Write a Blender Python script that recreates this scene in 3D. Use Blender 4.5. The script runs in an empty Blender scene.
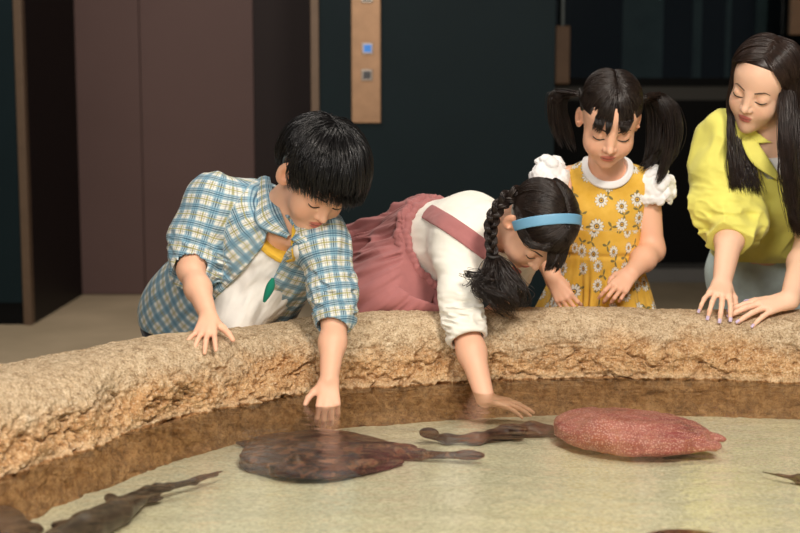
import bpy, bmesh, math, random, time
import numpy as np
from mathutils import Vector, Matrix
T0 = time.time()
rng = np.random.default_rng(7)
random.seed(7)
A = np.array
C = bpy.context.scene.collection
# ------------------------------------------------------------------ camera
F_PX = 1333.0
TILT = math.radians(6.95)
CAMZ = 0.635
FLOOR = -0.435
RIGHT = A([1.0, 0, 0]); UPV = A([0, math.sin(TILT), math.cos(TILT)]); BACK = A([0, -math.cos(TILT), math.sin(TILT)])
def P(px, py, Y):
    d = -BACK + RIGHT * ((px - 400) / F_PX) + UPV * (-(py - 266.5) / F_PX)
    return A([0, 0, CAMZ]) + d * (Y / d[1])
def PZ(px, py, z):
    d = -BACK + RIGHT * ((px - 400) / F_PX) + UPV * (-(py - 266.5) / F_PX)
    return A([0, 0, CAMZ]) + d * ((z - CAMZ) / d[2])
def V(x, y, z):
    return RIGHT * x + UPV * y + BACK * z
def nrm(v):
    v = np.asarray(v, float)
    return v / (np.linalg.norm(v, axis=-1, keepdims=True) + 1e-12)
def lin(r, g, b):
    f = lambda c: (c / 255 / 12.92) if c / 255 <= .04045 else ((c / 255 + .055) / 1.055) ** 2.4
    return (f(r), f(g), f(b))
# ------------------------------------------------------------------ noise
def _h(ix, iy, iz, seed):
    n = (ix.astype(np.int64) * 374761393 + iy.astype(np.int64) * 668265263 + iz.astype(np.int64) * 2147483647 + seed * 1274126177) & 0x7fffffff
    n = ((n ^ (n >> 13)) * 1274126177) & 0x7fffffff
    n = ((n ^ (n >> 15)) * 2246822519) & 0x7fffffff
    return (n & 0xffff) / 32767.5 - 1.0
def vnoise(p, seed=0):
    p = np.asarray(p, float)
    i = np.floor(p); f = p - i; i = i.astype(np.int64)
    u = f * f * f * (f * (f * 6 - 15) + 10)
    r = 0
    for dx in (0, 1):
        wx = u[..., 0] if dx else 1 - u[..., 0]
        for dy in (0, 1):
            wy = u[..., 1] if dy else 1 - u[..., 1]
            for dz in (0, 1):
                wz = u[..., 2] if dz else 1 - u[..., 2]
                r = r + wx * wy * wz * _h(i[..., 0] + dx, i[..., 1] + dy, i[..., 2] + dz, seed)
    return r
def fbm(p, oct=4, seed=0, gain=.5):
    r = 0; a = 1.0; q = np.asarray(p, float)
    for o in range(oct):
        r = r + a * vnoise(q, seed + o * 17); q = q * 2.03 + 11.3; a *= gain
    return r
# ------------------------------------------------------------------ signed distance modelling
def smin(a, b, k):
    if k <= 0: return np.minimum(a, b)
    h = np.maximum(k - np.abs(a - b), 0) / k
    return np.minimum(a, b) - h * h * k * .25
def smax(a, b, k): return -smin(-a, -b, k)
def d_cone(p, a, b, r1, r2):
    ba = b - a; l2 = (ba @ ba) + 1e-12
    t = np.clip(((p - a) @ ba) / l2, 0, 1)
    d = np.linalg.norm(p - a - t[..., None] * ba, axis=-1)
    return d - (r1 + (r2 - r1) * t)
def d_ell(p, c, M, r):
    q = (p - c) @ M
    k0 = np.linalg.norm(q / r, axis=-1); k1 = np.linalg.norm(q / (r * r), axis=-1) + 1e-9
    return k0 * (k0 - 1) / k1
def d_box(p, c, M, h, r):
    q = np.abs((p - c) @ M) - (h - r)
    return np.linalg.norm(np.maximum(q, 0), axis=-1) + np.minimum(q.max(-1), 0) - r
I3 = np.eye(3)
class Sdf:
    def __init__(s): s.ops = []; s.margin = 0.0
    def _o(s, f, c, r, op, k): s.ops.append((f, np.asarray(c, float), float(r), op, k)); return s
    def cone(s, a, b, r1, r2=None, k=.02, op='add'):
        a = A(a, float); b = A(b, float); r2 = r1 if r2 is None else r2
        return s._o(lambda p: d_cone(p, a, b, r1, r2), (a + b) / 2, np.linalg.norm(b - a) / 2 + max(r1, r2), op, k)
    def chain(s, pts, rad, k=.02):
        for i in range(len(pts) - 1): s.cone(pts[i], pts[i + 1], rad[i], rad[i + 1], k)
        return s
    def ell(s, c, r, M=I3, k=.02, op='add'):
        c = A(c, float); r = A(r, float) * np.ones(3)
        return s._o(lambda p: d_ell(p, c, M, r), c, r.max(), op, k)
    def box(s, c, h, M=I3, r=.003, k=.0, op='add'):
        c = A(c, float); h = A(h, float)
        return s._o(lambda p: d_box(p, c, M, h, r), c, np.linalg.norm(h), op, k)
    def cut(s, o, n, k=0.0):                       # keeps the side the normal points away from
        o = A(o, float); n = nrm(n)
        return s._o(lambda p: (p - o) @ n, o, 1e9, 'cut', k)
    def disp(s, f, amp):
        s.margin += amp
        return s._o(f, A([0, 0, 0.]), 1e9, 'disp', 0)
    def off(s, c):
        s.margin += abs(c)
        return s._o(lambda p: c, A([0, 0, 0.]), 1e9, 'off', 0)
    def sub(s, other, op='add', k=0.0):
        s.margin += other.margin
        s.ops.append((other, A([0, 0, 0.]), 1e9, op, k)); return s
    def copy(s):
        n = Sdf(); n.ops = list(s.ops); n.margin = s.margin; return n
    def bounds(s):
        lo = A([9e9] * 3); hi = -lo
        for f, c, r, op, k in s.ops:
            if op == 'add':
                if isinstance(f, Sdf): l, h = f.bounds()
                else: l, h = c - r, c + r
                lo = np.minimum(lo, l); hi = np.maximum(hi, h)
        return lo - s.margin - .01, hi + s.margin + .01
    def ev(s, p, cen, R):
        d = np.full(p.shape[:-1], 1e3)
        for f, c, r, op, k in s.ops:
            if op == 'disp':
                m = np.abs(d).min(axis=1) < .08
                if m.any(): d[m] += f(p[m])
                continue
            if op == 'off': d = d - f(None); continue
            if isinstance(f, Sdf): v = f.ev(p, cen, R); m = slice(None)
            elif r > 1e8: v = f(p); m = slice(None)
            else:
                m = np.linalg.norm(cen - c, axis=-1) < r + R + k + .03 + s.margin
                if not m.any(): continue
                v = f(p[m])
            if op == 'add': d[m] = smin(d[m], v, k)
            elif op == 'sub': d[m] = smax(d[m], -v, k)
            elif op == 'cut': d[m] = smax(d[m], v, k)
        return d
    def at(s, pts):
        pts = np.atleast_2d(A(pts, float))
        return s.ev(pts[:, None, :], pts, 0.0)[:, 0]
    def hit(s, o, d, n=60, lim=.4):                 # march from o along d to the surface
        o = A(o, float); d = nrm(d); t = 0
        for _ in range(n):
            v = s.at(o + d * t)[0]
            if v > 1e2: v = .03
            t += v * .8
            if abs(v) < 2e-4 or t > lim: break
        return o + d * t
def polygonize(S, h, B=8, lo=None, hi=None):
    l0, h0 = S.bounds()
    lo = l0 if lo is None else A(lo); hi = h0 if hi is None else A(hi)
    nb = np.ceil((hi - lo) / (h * B)).astype(int) + 1
    gi = np.stack(np.meshgrid(*[np.arange(n) for n in nb], indexing='ij'), -1).reshape(-1, 3)
    act = []
    for q in range(0, len(gi), 200000):
        g = gi[q:q + 200000]; cen = lo + (g + .5) * h * B
        d = S.ev(cen[:, None, :], cen, 0.0)[:, 0]
        act.append(g[np.abs(d) < .87 * B * h * 1.35 + S.margin])
    act = np.concatenate(act)
    NC = nb * B + 4
    off = np.stack(np.meshgrid(*[np.arange(B + 1)] * 3, indexing='ij'), -1).reshape(-1, 3)
    key = lambda g: ((g[..., 0] + 1) * NC[1] + g[..., 1] + 1) * NC[2] + g[..., 2] + 1
    VK, VP, QK = [], [], []
    R = .87 * B * h
    E = [(a, b) for a in range(8) for b in range(a + 1, 8) if bin(a ^ b).count('1') == 1]
    co = A([[(c >> 2) & 1, (c >> 1) & 1, c & 1] for c in range(8)])
    for q in range(0, len(act), 1500):
        g = act[q:q + 1500]
        node = g[:, None, :] * B + off
        p = lo + node * h
        v = S.ev(p, lo + (g + .5) * h * B, R).reshape(-1, B + 1, B + 1, B + 1)
        s = v < 0
        cnt = 0
        for c in co: cnt = cnt + s[:, c[0]:B + c[0], c[1]:B + c[1], c[2]:B + c[2]].astype(np.int8)
        b, i, j, k = np.nonzero((cnt > 0) & (cnt < 8))
        if len(b):
            cv = np.stack([v[b, i + c[0], j + c[1], k + c[2]] for c in co], -1)
            acc = np.zeros((len(b), 3)); n = np.zeros(len(b))
            for a, c in E:
                va, vc = cv[:, a], cv[:, c]
                m = (va < 0) != (vc < 0)
                t = np.where(m, va / np.where(m, va - vc, 1), 0)
                acc += np.where(m[:, None], co[a] + t[:, None] * (co[c] - co[a]), 0); n += m
            gc = g[b] * B + np.stack([i, j, k], -1)
            VK.append(key(gc)); VP.append(lo + (gc + acc / n[:, None]) * h)
        for ax in range(3):
            e = np.eye(3, dtype=int)[ax]; e1 = np.eye(3, dtype=int)[(ax + 1) % 3]; e2 = np.eye(3, dtype=int)[(ax + 2) % 3]
            s0 = s[:, :B, :B, :B]; s1 = s[:, e[0]:B + e[0], e[1]:B + e[1], e[2]:B + e[2]]
            b, i, j, k = np.nonzero(s0 != s1)
            if not len(b): continue
            gc = g[b] * B + np.stack([i, j, k], -1)
            qd = np.stack([key(gc), key(gc - e1), key(gc - e1 - e2), key(gc - e2)], -1)
            fl = ~s0[b, i, j, k]
            qd[fl] = qd[fl][:, ::-1]
            QK.append(qd)
    VK = np.concatenate(VK); VP = np.concatenate(VP); QK = np.concatenate(QK)
    u, ix = np.unique(VK, return_index=True); VP = VP[ix]
    F = np.minimum(np.searchsorted(u, QK), len(u) - 1)
    ok = (u[F] == QK).all(1)
    return VP, F[ok]
def keep_large(v, f, frac=.02):                     # drops crumbs left by cuts
    n = len(v); lab = np.arange(n)
    a = np.concatenate([f[:, 0], f[:, 1], f[:, 2]]); b = np.concatenate([f[:, 1], f[:, 2], f[:, 3]])
    for _ in range(400):
        m = np.minimum(lab[a], lab[b]); old = lab.copy()
        np.minimum.at(lab, a, m); np.minimum.at(lab, b, m)
        lab = lab[lab]
        if (lab == old).all(): break
    u, inv, cnt = np.unique(lab, return_inverse=True, return_counts=True)
    good = cnt[inv] >= frac * n
    if good.all(): return v, f
    mp = np.cumsum(good) - 1
    return v[good], mp[f[good[f[:, 0]]]]
# ------------------------------------------------------------------ mesh output
def par(o, p):                                      # parts are modelled in world coordinates
    if p is None: return
    o.parent = p
    o.matrix_parent_inverse = Matrix.Translation(-Vector(p.location)) if p.type == 'EMPTY' else Matrix.Identity(4)
def mesh_np(name, v, f, mat=None, parent=None, smooth=True, mats=None, mi=None):
    v = np.asarray(v, np.float32); f = np.asarray(f, np.int32)
    me = bpy.data.meshes.new(name)
    me.vertices.add(len(v)); me.vertices.foreach_set('co', v.ravel())
    n = f.shape[1]
    me.loops.add(f.size); me.loops.foreach_set('vertex_index', f.ravel())
    me.polygons.add(len(f)); me.polygons.foreach_set('loop_start', np.arange(0, f.size, n, dtype=np.int32))
    me.update(calc_edges=True); me.validate()
    if smooth: me.polygons.foreach_set('use_smooth', np.ones(len(me.polygons), bool))
    for m in (mats or [mat]):
        if m: me.materials.append(m)
    if mi is not None: me.polygons.foreach_set('material_index', np.asarray(mi, np.int32))
    o = bpy.data.objects.new(name, me); C.objects.link(o)
    par(o, parent)
    return o
def col_attr(o, c):
    c = np.concatenate([np.asarray(c, np.float32), np.ones((len(c), 1), np.float32)], 1)
    a = o.data.color_attributes.new('Col', 'FLOAT_COLOR', 'POINT'); a.data.foreach_set('color', c.ravel())
def vec_attr(o, w, name='uvw'):
    a = o.data.attributes.new(name, 'FLOAT_VECTOR', 'POINT'); a.data.foreach_set('vector', np.asarray(w, np.float32).ravel())
def bone_uv(v, bones):                              # cloth coordinates in metres: around and along the nearest limb
    best = np.full(len(v), 1e9); out = np.zeros((len(v), 3))
    for (a, b, ref, r, u0, v0) in bones:
        a = A(a, float); b = A(b, float); ax = nrm(b - a)
        e1 = nrm(A(ref, float) - (A(ref, float) @ ax) * ax); e2 = np.cross(ax, e1)
        L = np.linalg.norm(b - a); q = v - a
        t = np.clip(q @ ax, 0, L)
        d = np.linalg.norm(q - t[:, None] * ax, axis=1) - r
        ang = np.arctan2(q @ e2, q @ e1)
        m = d < best; best[m] = d[m]
        out[m, 0] = (ang * r + u0)[m]; out[m, 1] = ((q @ ax) + v0)[m]
    return out
def sdf_obj(name, S, h, mat, parent=None, clean=.02, **kw):
    v, f = polygonize(S, h)
    v, f = keep_large(v, f, clean)
    return mesh_np(name, v, f, mat, parent, **kw), v
def tubes(lines, rad, sides=4):                     # lines (S,N,3), rad (S,N)
    lines = np.asarray(lines, float); S, N, _ = lines.shape
    t = np.gradient(lines, axis=1); t = nrm(t)
    ref = np.where(np.abs(t[..., 2:3]) > .9, A([1., 0, 0]), A([0, 0, 1.]))
    a = nrm(np.cross(t, ref)); b = np.cross(t, a)
    vs = []
    for k in range(sides):
        an = 2 * math.pi * k / sides
        vs.append(lines + (a * math.cos(an) + b * math.sin(an)) * rad[..., None])
    v = np.stack(vs, 2)                              # S,N,sides,3
    idx = np.arange(S * N * sides).reshape(S, N, sides)
    r = np.roll(idx, -1, axis=2)
    f = np.stack([idx[:, :-1], r[:, :-1], r[:, 1:], idx[:, 1:]], -1).reshape(-1, 4)
    if sides == 4:
        f = np.concatenate([f, idx[:, 0][:, ::-1], idx[:, -1]])
    return v.reshape(-1, 3), f
def spline(ctrl, N):                                # catmull-rom through (S,K,3)
    c = np.asarray(ctrl, float)
    c = np.concatenate([2 * c[:, :1] - c[:, 1:2], c, 2 * c[:, -1:] - c[:, -2:-1]], 1)
    K = c.shape[1] - 3
    u = np.linspace(0, K - 1e-6, N); i = u.astype(int); t = (u - i)[None, :, None]
    p0, p1, p2, p3 = c[:, i], c[:, i + 1], c[:, i + 2], c[:, i + 3]
    return .5 * (2 * p1 + (p2 - p0) * t + (2 * p0 - 5 * p1 + 4 * p2 - p3) * t * t + (3 * p1 - p0 - 3 * p2 + p3) * t ** 3)
def join(parts):
    vs, fs, o = [], [], 0
    for v, f in parts:
        vs.append(v); fs.append(np.asarray(f) + o); o += len(v)
    return np.concatenate(vs), np.concatenate(fs)
def box_vf(lo, hi, bev=0.0):
    bm = bmesh.new(); bmesh.ops.create_cube(bm, size=1)
    lo = A(lo, float); hi = A(hi, float)
    for q in bm.verts: q.co = Vector((lo + hi) / 2 + A(q.co) * (hi - lo))
    return bm
def box_obj(name, lo, hi, mat, parent=None, bev=0.0):
    bm = box_vf(lo, hi)
    if bev > 0: bmesh.ops.bevel(bm, geom=bm.edges[:], offset=bev, segments=2, affect='EDGES', profile=.5)
    me = bpy.data.meshes.new(name); bm.to_mesh(me); bm.free()
    me.materials.append(mat)
    o = bpy.data.objects.new(name, me); C.objects.link(o)
    par(o, parent)
    return o
def tag(o, label=None, cat=None, group=None, kind=None):
    if label: o['label'] = label
    if cat: o['category'] = cat
    if group: o['group'] = group
    if kind: o['kind'] = kind
    return o
def thing(name, label, cat, loc, group=None):
    o = bpy.data.objects.new(name, None); C.objects.link(o); o.location = Vector(loc); o.empty_display_size = .05
    return tag(o, label, cat, group)
# ------------------------------------------------------------------ materials
class N:
    def __init__(s, name):
        s.m = bpy.data.materials.new(name); s.m.use_nodes = True; s.t = s.m.node_tree; s.t.nodes.clear()
        s.out = s.t.nodes.new('ShaderNodeOutputMaterial')
    def n(s, ty, **kw):
        x = s.t.nodes.new('ShaderNode' + ty)
        for k, v in kw.items():
            if k.startswith('i_'):
                key = k[2:]; key = int(key) if key.isdigit() else key.replace('_', ' ')
                if hasattr(v, 'is_output'): s.t.links.new(v, x.inputs[key])
                else: x.inputs[key].default_value = v
            else: setattr(x, k, v)
        return x
    def link(s, a, b): s.t.links.new(a, b)
    def math(s, op, a, b=0.0, c=0.0):
        x = s.t.nodes.new('ShaderNodeMath'); x.operation = op
        for i, v in enumerate((a, b, c)):
            if hasattr(v, 'is_output'): s.link(v, x.inputs[i])
            else: x.inputs[i].default_value = v
        return x.outputs[0]
    def mix(s, fac, a, b, blend='MIX'):
        x = s.t.nodes.new('ShaderNodeMix'); x.data_type = 'RGBA'; x.blend_type = blend; x.clamp_factor = True
        for i, v in ((0, fac), (6, a), (7, b)):
            if hasattr(v, 'is_output'): s.link(v, x.inputs[i])
            else: x.inputs[i].default_value = (*v, 1) if isinstance(v, tuple) and len(v) == 3 else v
        return x.outputs[2]
    def attr(s, name): return s.n('Attribute', attribute_name=name)
    def obj(s): return s.n('TexCoord').outputs['Object']
    def noise(s, vec, scale, detail=4, rough=.55, dist=0.0):
        x = s.n('TexNoise', i_Scale=scale, i_Detail=detail, i_Roughness=rough, i_Distortion=dist)
        if vec is not None: s.link(vec, x.inputs['Vector'])
        return x.outputs['Fac']
    def ramp(s, fac, stops, interp='LINEAR'):
        x = s.n('ValToRGB'); s.link(fac, x.inputs[0]); e = x.color_ramp.elements; x.color_ramp.interpolation = interp
        while len(e) < len(stops): e.new(.5)
        for q, (p, c) in zip(e, stops): q.position = p; q.color = (*c, 1) if len(c) == 3 else c
        return x.outputs[0]
    def bsdf(s, base, rough=.5, **kw):
        b = s.n('BsdfPrincipled')
        for k, v in (('Base Color', base), ('Roughness', rough), *((k.replace('_', ' '), v) for k, v in kw.items())):
            if hasattr(v, 'is_output'): s.link(v, b.inputs[k])
            else: b.inputs[k].default_value = (*v, 1) if isinstance(v, tuple) and len(v) == 3 and k in ('Base Color', 'Emission Color', 'Sheen Tint', 'Specular Tint') else v
        s.link(b.outputs[0], s.out.inputs[0]); s.b = b
        return b
    def bump(s, h, strength=.3, dist=.002):
        x = s.n('Bump', i_Strength=strength, i_Distance=dist); s.link(h, x.inputs['Height']); s.link(x.outputs[0], s.b.inputs['Normal'])
def simple(name, rgb, rough=.5, noise=0.0, nscale=60, bump=0.0, bscale=400, **kw):
    n = N(name)
    base = rgb
    if noise > 0:
        f = n.noise(n.obj(), nscale)
        base = n.ramp(f, [(.25, tuple(c * (1 - noise) for c in rgb)), (.75, tuple(min(1, c * (1 + noise)) for c in rgb))])
    n.bsdf(base, rough, **kw)
    if bump > 0: n.bump(n.noise(n.obj(), bscale, 3), bump, .0015)
    return n.m
# ================================================================== the pool
def rows_interp(pts, n):
    return spline(A(pts, float)[None], n)[0]
OUT = [(-1.32, .9), (-1.22, 1.4), (-1.06, 2.02), (-.795, 2.59), (-.56, 2.885), (-.25, 3.145), (.05, 3.255), (.47, 3.30), (.92, 3.28), (1.45, 3.15), (1.95, 2.95)]
INN = [(-1.06, .85), (-.97, 1.3), (-.83, 1.82), (-.655, 2.25), (-.505, 2.56), (-.25, 2.865), (.03, 2.97), (.467, 3.047), (.92, 3.003), (1.42, 2.89), (1.88, 2.70)]
NS = 1500
LO = rows_interp([(x, y, 0) for x, y in OUT], NS); LI = rows_interp([(x, y, 0) for x, y in INN], NS)
PROF = A([(0.00, -.435), (-.012, -.30), (-.016, -.10), (-.012, .04), (.0, .085), (.03, .112), (.085, .124), (.15, .126), (.20, .114), (.232, .088), (.247, .058), (.252, .03), (.258, .004), (.262, -.02), (.272, -.05), (.285, -.095)])
NP = 330
_t = np.concatenate([np.linspace(0, 3, 25)[:-1], np.linspace(3, len(PROF) - 1, NP - 24)]) / (len(PROF) - 1)
pr = spline(np.concatenate([PROF, np.zeros((len(PROF), 1))], 1)[None], 4000)[0]
prof = pr[(_t * 3999).astype(int)][:, :2]
base = LO[:, None, :] + (LI - LO)[:, None, :] * (prof[None, :, 0:1] / .26)
base[..., 2] = prof[None, :, 1]
# broad swell of the crest, then the rough cast rock
arc = np.concatenate([[0], np.cumsum(np.linalg.norm(np.diff(LI[:, :2], axis=0), axis=1))])
swell = .017 + .003 * np.sin(arc * 5.1 + .6) + .0025 * np.sin(arc * 11.3)
base[..., 2] += swell[:, None] * np.clip((base[..., 2] + .0) / .12, 0, 1)
ds = np.gradient(base, axis=0); dp = np.gradient(base, axis=1)
nn = nrm(np.cross(dp, ds)); 
if nn[750, 200, 2] < 0: nn = -nn
zz = base[..., 2]
face = np.clip((.118 - zz) / .05, 0, 1) * (prof[None, :, 0] > .1)
big = fbm(base * A([7, 7, 11]), 3, 3)
rid = 1 - np.abs(fbm(base * A([11, 11, 16]) + .25 * big[..., None], 4, 9))
mid = fbm(base * 38, 3, 21)
fin = fbm(base * 120, 2, 5)
pit = np.clip(vnoise(base * 75, 33) - .35, 0, 1)
dz = .004 * big + face * (.014 * (big - .1) - .014 * np.clip(rid - .84, 0, 1) / .16) + .0032 * mid * (.5 + .8 * face) + .0030 * fin * (.55 + face) - .007 * pit * (face + .3)
under = zz < -.005
rock = base + nn * np.where(under, .35 * dz, dz)[..., None]
idx = np.arange(NS * NP).reshape(NS, NP)
fr = np.stack([idx[:-1, :-1], idx[:-1, 1:], idx[1:, 1:], idx[1:, :-1]], -1).reshape(-1, 4)
# material: pale dry top, warm face, dark wet band
n = N('cast_rock')
oc = n.obj()
sep = n.n('SeparateXYZ'); n.link(n.n('NewGeometry').outputs['Position'], sep.inputs[0])
z = sep.outputs['Z']
f1 = n.noise(oc, 9, 6, .6); f2 = n.noise(oc, 55, 5, .65, .4); f3 = n.noise(oc, 230, 3, .65)
top = n.ramp(f2, [(.30, lin(146, 120, 88)), (.43, lin(190, 164, 130)), (.60, lin(214, 190, 156)), (.8, lin(230, 212, 184))])
low = n.ramp(f2, [(.28, lin(138, 98, 60)), (.42, lin(190, 144, 96)), (.60, lin(218, 178, 130)), (.8, lin(234, 206, 164))])
hz = n.math('ADD', z, n.math('MULTIPLY', n.math('SUBTRACT', f1, .5), .16))
dry = n.mix(n.n('MapRange', i_0=hz, i_1=.055, i_2=.105).outputs[0], low, top)
spk = n.math('GREATER_THAN', f3, .60)
dry = n.mix(n.math('MULTIPLY', n.n('MapRange', i_0=f3, i_1=.555, i_2=.63).outputs[0], .62), dry, lin(112, 82, 54))
lt = n.math('LESS_THAN', f3, .415)
dry = n.mix(n.math('MULTIPLY', lt, .45), dry, lin(246, 230, 200))
stain = n.ramp(n.noise(oc, 26, 5, .7, .8), [(.30, (1, 1, 1)), (.38, (0, 0, 0))])
dry = n.mix(n.math('MULTIPLY', stain, .45), dry, lin(112, 76, 44))
salt = n.math('MULTIPLY', n.n('MapRange', i_0=z, i_1=.020, i_2=.006).outputs[0], .55)
dry = n.mix(n.math('MULTIPLY', salt, n.noise(oc, 30, 3)), dry, lin(226, 206, 172))
wet = n.ramp(f2, [(.30, lin(100, 66, 40)), (.46, lin(156, 112, 70)), (.62, lin(198, 152, 104))])
wet = n.mix(n.math('MULTIPLY', spk, .6), wet, lin(92, 58, 32))
zw = n.math('ADD', z, n.math('MULTIPLY', n.math('SUBTRACT', f2, .5), .012))
colr = n.mix(n.n('MapRange', i_0=zw, i_1=.001, i_2=.004).outputs[0], wet, dry)
n.bsdf(colr, .82, Specular_IOR_Level=.25)
n.bump(n.math('ADD', n.math('MULTIPLY', f3, .9), n.math('MULTIPLY', f2, 1.0)), .9, .007)
M_rock = n.m
rock_o = mesh_np('rock_rim', rock.reshape(-1, 3), fr, M_rock)
tag(rock_o, 'tan cast rock rim curving round the touch pool', 'pool wall', kind='structure')
rk_in = rock[:, 24:]
def rock_z(x, y):                                   # height of the rim under a point (top side)
    m = (np.abs(rock[..., 0] - x) < .012) & (np.abs(rock[..., 1] - y) < .012)
    return rock[..., 2][m].max() if m.any() else -.08
_pt = rock[:, 24:].reshape(-1, 3); _pt = _pt[_pt[:, 2] > -.02]
_rel = _pt - A([0, 0, CAMZ]); _dep = -(_rel @ BACK)
_px = 400 + F_PX * (_rel @ RIGHT) / _dep; _py = 266.5 - F_PX * (_rel @ UPV) / _dep
def rock_hit(px, py, r=2.0):                        # nearest point of the rim along a sight line
    m = (np.abs(_px - px) < r) & (np.abs(_py - py) < r)
    return _pt[m][np.argmin(_dep[m])] if m.any() else P(px, py, 3.1)
# sand bed
gx, gy = np.meshgrid(np.linspace(-1.4, 2.1, 240), np.linspace(.5, 3.35, 220), indexing='ij')
gz = -.083 + .004 * fbm(np.stack([gx * 3, gy * 3, gx * 0], -1), 3, 4) + .0012 * np.sin(gy * 60 + 4 * fbm(np.stack([gx * 2, gy * 2, gx * 0], -1), 2, 8))
idx = np.arange(gx.size).reshape(gx.shape)
fs = np.stack([idx[:-1, :-1], idx[1:, :-1], idx[1:, 1:], idx[:-1, 1:]], -1).reshape(-1, 4)
_mid = (LO + LI)[::10, :2] / 2; _poly = np.concatenate([_mid, [[1.9, .2], [-1.2, .2]]])
def inside(x, y):
    r = np.zeros(x.shape, bool); q = np.roll(_poly, -1, axis=0)
    for (ax_, ay_), (bx_, by_) in zip(_poly, q):
        c = (ay_ > y) != (by_ > y)
        r ^= c & (x < (bx_ - ax_) * (y - ay_) / (by_ - ay_ + 1e-12) + ax_)
    return r
_in = inside(gx, gy).ravel(); fs = fs[_in[fs].all(1)]
_use = np.unique(fs); _mp = np.full(gx.size, -1); _mp[_use] = np.arange(len(_use)); fs = _mp[fs]
n = N('pale_sand'); oc = n.obj()
a = n.ramp(n.noise(oc, 5, 4, .6), [(.3, lin(206, 202, 178)), (.5, lin(220, 213, 186)), (.7, lin(230, 219, 180))])
b = n.ramp(n.noise(oc, 130, 3, .7), [(.35, lin(146, 140, 114)), (.5, lin(206, 200, 174)), (.68, lin(240, 236, 214))])
cst = n.mix(.5, a, b)
spk = n.math('GREATER_THAN', n.noise(oc, 260, 2, .5), .68)
cst = n.mix(n.math('MULTIPLY', spk, .6), cst, lin(150, 128, 84))
n.bsdf(cst, .9, Specular_IOR_Level=.2); n.bump(n.noise(oc, 120, 4), .4, .003)
bed = mesh_np('pool_floor', np.stack([gx, gy, gz], -1).reshape(-1, 3)[_use], fs, n.m)
tag(bed, 'pale sandy bed of the shallow pool', 'pool floor', kind='structure')
# water: a closed sheet inside the rim
wi = LI[::6] + nrm(LI[::6] - LO[::6]) * -.012
wp = [(p[0], p[1], 0.0) for p in wi] + [(1.88, .8, 0), (-1.06, .8, 0)]
bm = bmesh.new(); vs = [bm.verts.new(p) for p in wp]; bm.faces.new(vs); bmesh.ops.recalc_face_normals(bm, faces=bm.faces[:])
if bm.faces[:][0].normal.z < 0: bmesh.ops.reverse_faces(bm, faces=bm.faces[:])
me = bpy.data.meshes.new('pool_water'); bm.to_mesh(me); bm.free()
n = N('clear_water'); oc = n.obj()
mp = n.n('Mapping'); n.link(oc, mp.inputs[0]); mp.inputs['Scale'].default_value = (5.0, 11.0, 1); mp.inputs['Rotation'].default_value = (0, 0, .25)
w1 = n.noise(mp.outputs[0], 1.6, 3, .5, .6); w2 = n.noise(mp.outputs[0], 6, 2, .5)
bp = n.n('Bump', i_Strength=.5, i_Distance=.007); n.link(n.math('ADD', w1, n.math('MULTIPLY', w2, .34)), bp.inputs['Height'])
fre = n.n('Fresnel', i_IOR=1.33); n.link(bp.outputs[0], fre.inputs['Normal'])
gl = n.n('BsdfGlossy', i_Roughness=.03); n.link(bp.outputs[0], gl.inputs['Normal'])
tr = n.n('BsdfTransparent'); tr.inputs[0].default_value = (.95, .965, .93, 1)
mx = n.n('MixShader'); n.link(fre.outputs[0], mx.inputs[0]); n.link(tr.outputs[0], mx.inputs[1]); n.link(gl.outputs[0], mx.inputs[2])
n.link(mx.outputs[0], n.out.inputs[0])
me.materials.append(n.m)
wo = bpy.data.objects.new('pool_water', me); C.objects.link(wo)
tag(wo, 'clear rippled water filling the shallow touch pool', 'water', kind='stuff')
# ================================================================== the hall behind
def bg_px(px, Y): return (px - 400) / F_PX * (Y * math.cos(TILT) + .05)
n = N('hall_floor'); oc = n.obj()
f = n.noise(oc, 2.5, 4)
n.bsdf(n.ramp(f, [(.3, lin(176, 158, 130)), (.7, lin(196, 176, 146))]), .55, Specular_IOR_Level=.3); n.bump(n.noise(oc, 300, 2), .1, .001)
M_floor = n.m
fl = box_obj('floor', (-4.5, -.5, FLOOR - .1), (4.5, 9.6, FLOOR), M_floor); tag(fl, 'beige polished floor of the dim hall', 'floor', kind='structure')
M_teal = simple('dark_teal_panel', lin(19, 33, 37), .55, .10, 3, Specular_IOR_Level=.12)
M_brown = simple('brown_door_steel', lin(98, 78, 74), .5, .05, 2, Specular_IOR_Level=.12)
M_dark = simple('black_brown_panel', lin(44, 36, 35), .5, .05, 2, Specular_IOR_Level=.12)
M_vdark = simple('near_black_panel', lin(20, 16, 17), .5, .05, 2, Specular_IOR_Level=.12)
M_bronze = simple('brushed_bronze', lin(150, 116, 86), .42, .12, 20, Metallic=.5)
M_bronze_dim = simple('dim_bronze_edge', lin(104, 84, 66), .5, .1, 20, Metallic=.3)
M_black = simple('black_panel', lin(9, 9, 9), .6, .1, 3, Specular_IOR_Level=.12)
M_grey = simple('grey_stone', lin(104, 102, 98), .6, .1, 6)
YF, YD, TOP = 6.42, 7.45, 2.6
xl = bg_px(28, YF); xr = bg_px(316, YF)
o = box_obj('wall_left', (-4.5, YF, FLOOR + .11), (xl - .04, YF + 1.2, TOP), M_teal); tag(o, 'dark teal wall panel left of the lift', 'wall', kind='structure')
o = box_obj('baseboard_left', (-4.5, YF + .012, FLOOR), (xl - .04, YF + .2, FLOOR + .11), M_black); tag(o, 'black recessed plinth under the teal wall', 'baseboard', kind='structure')
o = box_obj('trim_1', (xl - .04, YF - .012, FLOOR), (xl, YF + .05, TOP), M_bronze_dim, bev=.003); tag(o, 'thin bronze edge strip left of the lift', 'trim', kind='structure')
o = box_obj('wall_recess', (xl - .04, YF + .05, FLOOR), (xl, YD, TOP), M_vdark); tag(o, 'near black side of the lift recess', 'wall', kind='structure')
xd0 = bg_px(78, YD); xs = bg_px(143, YD); xd1 = bg_px(255, YD)
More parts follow.
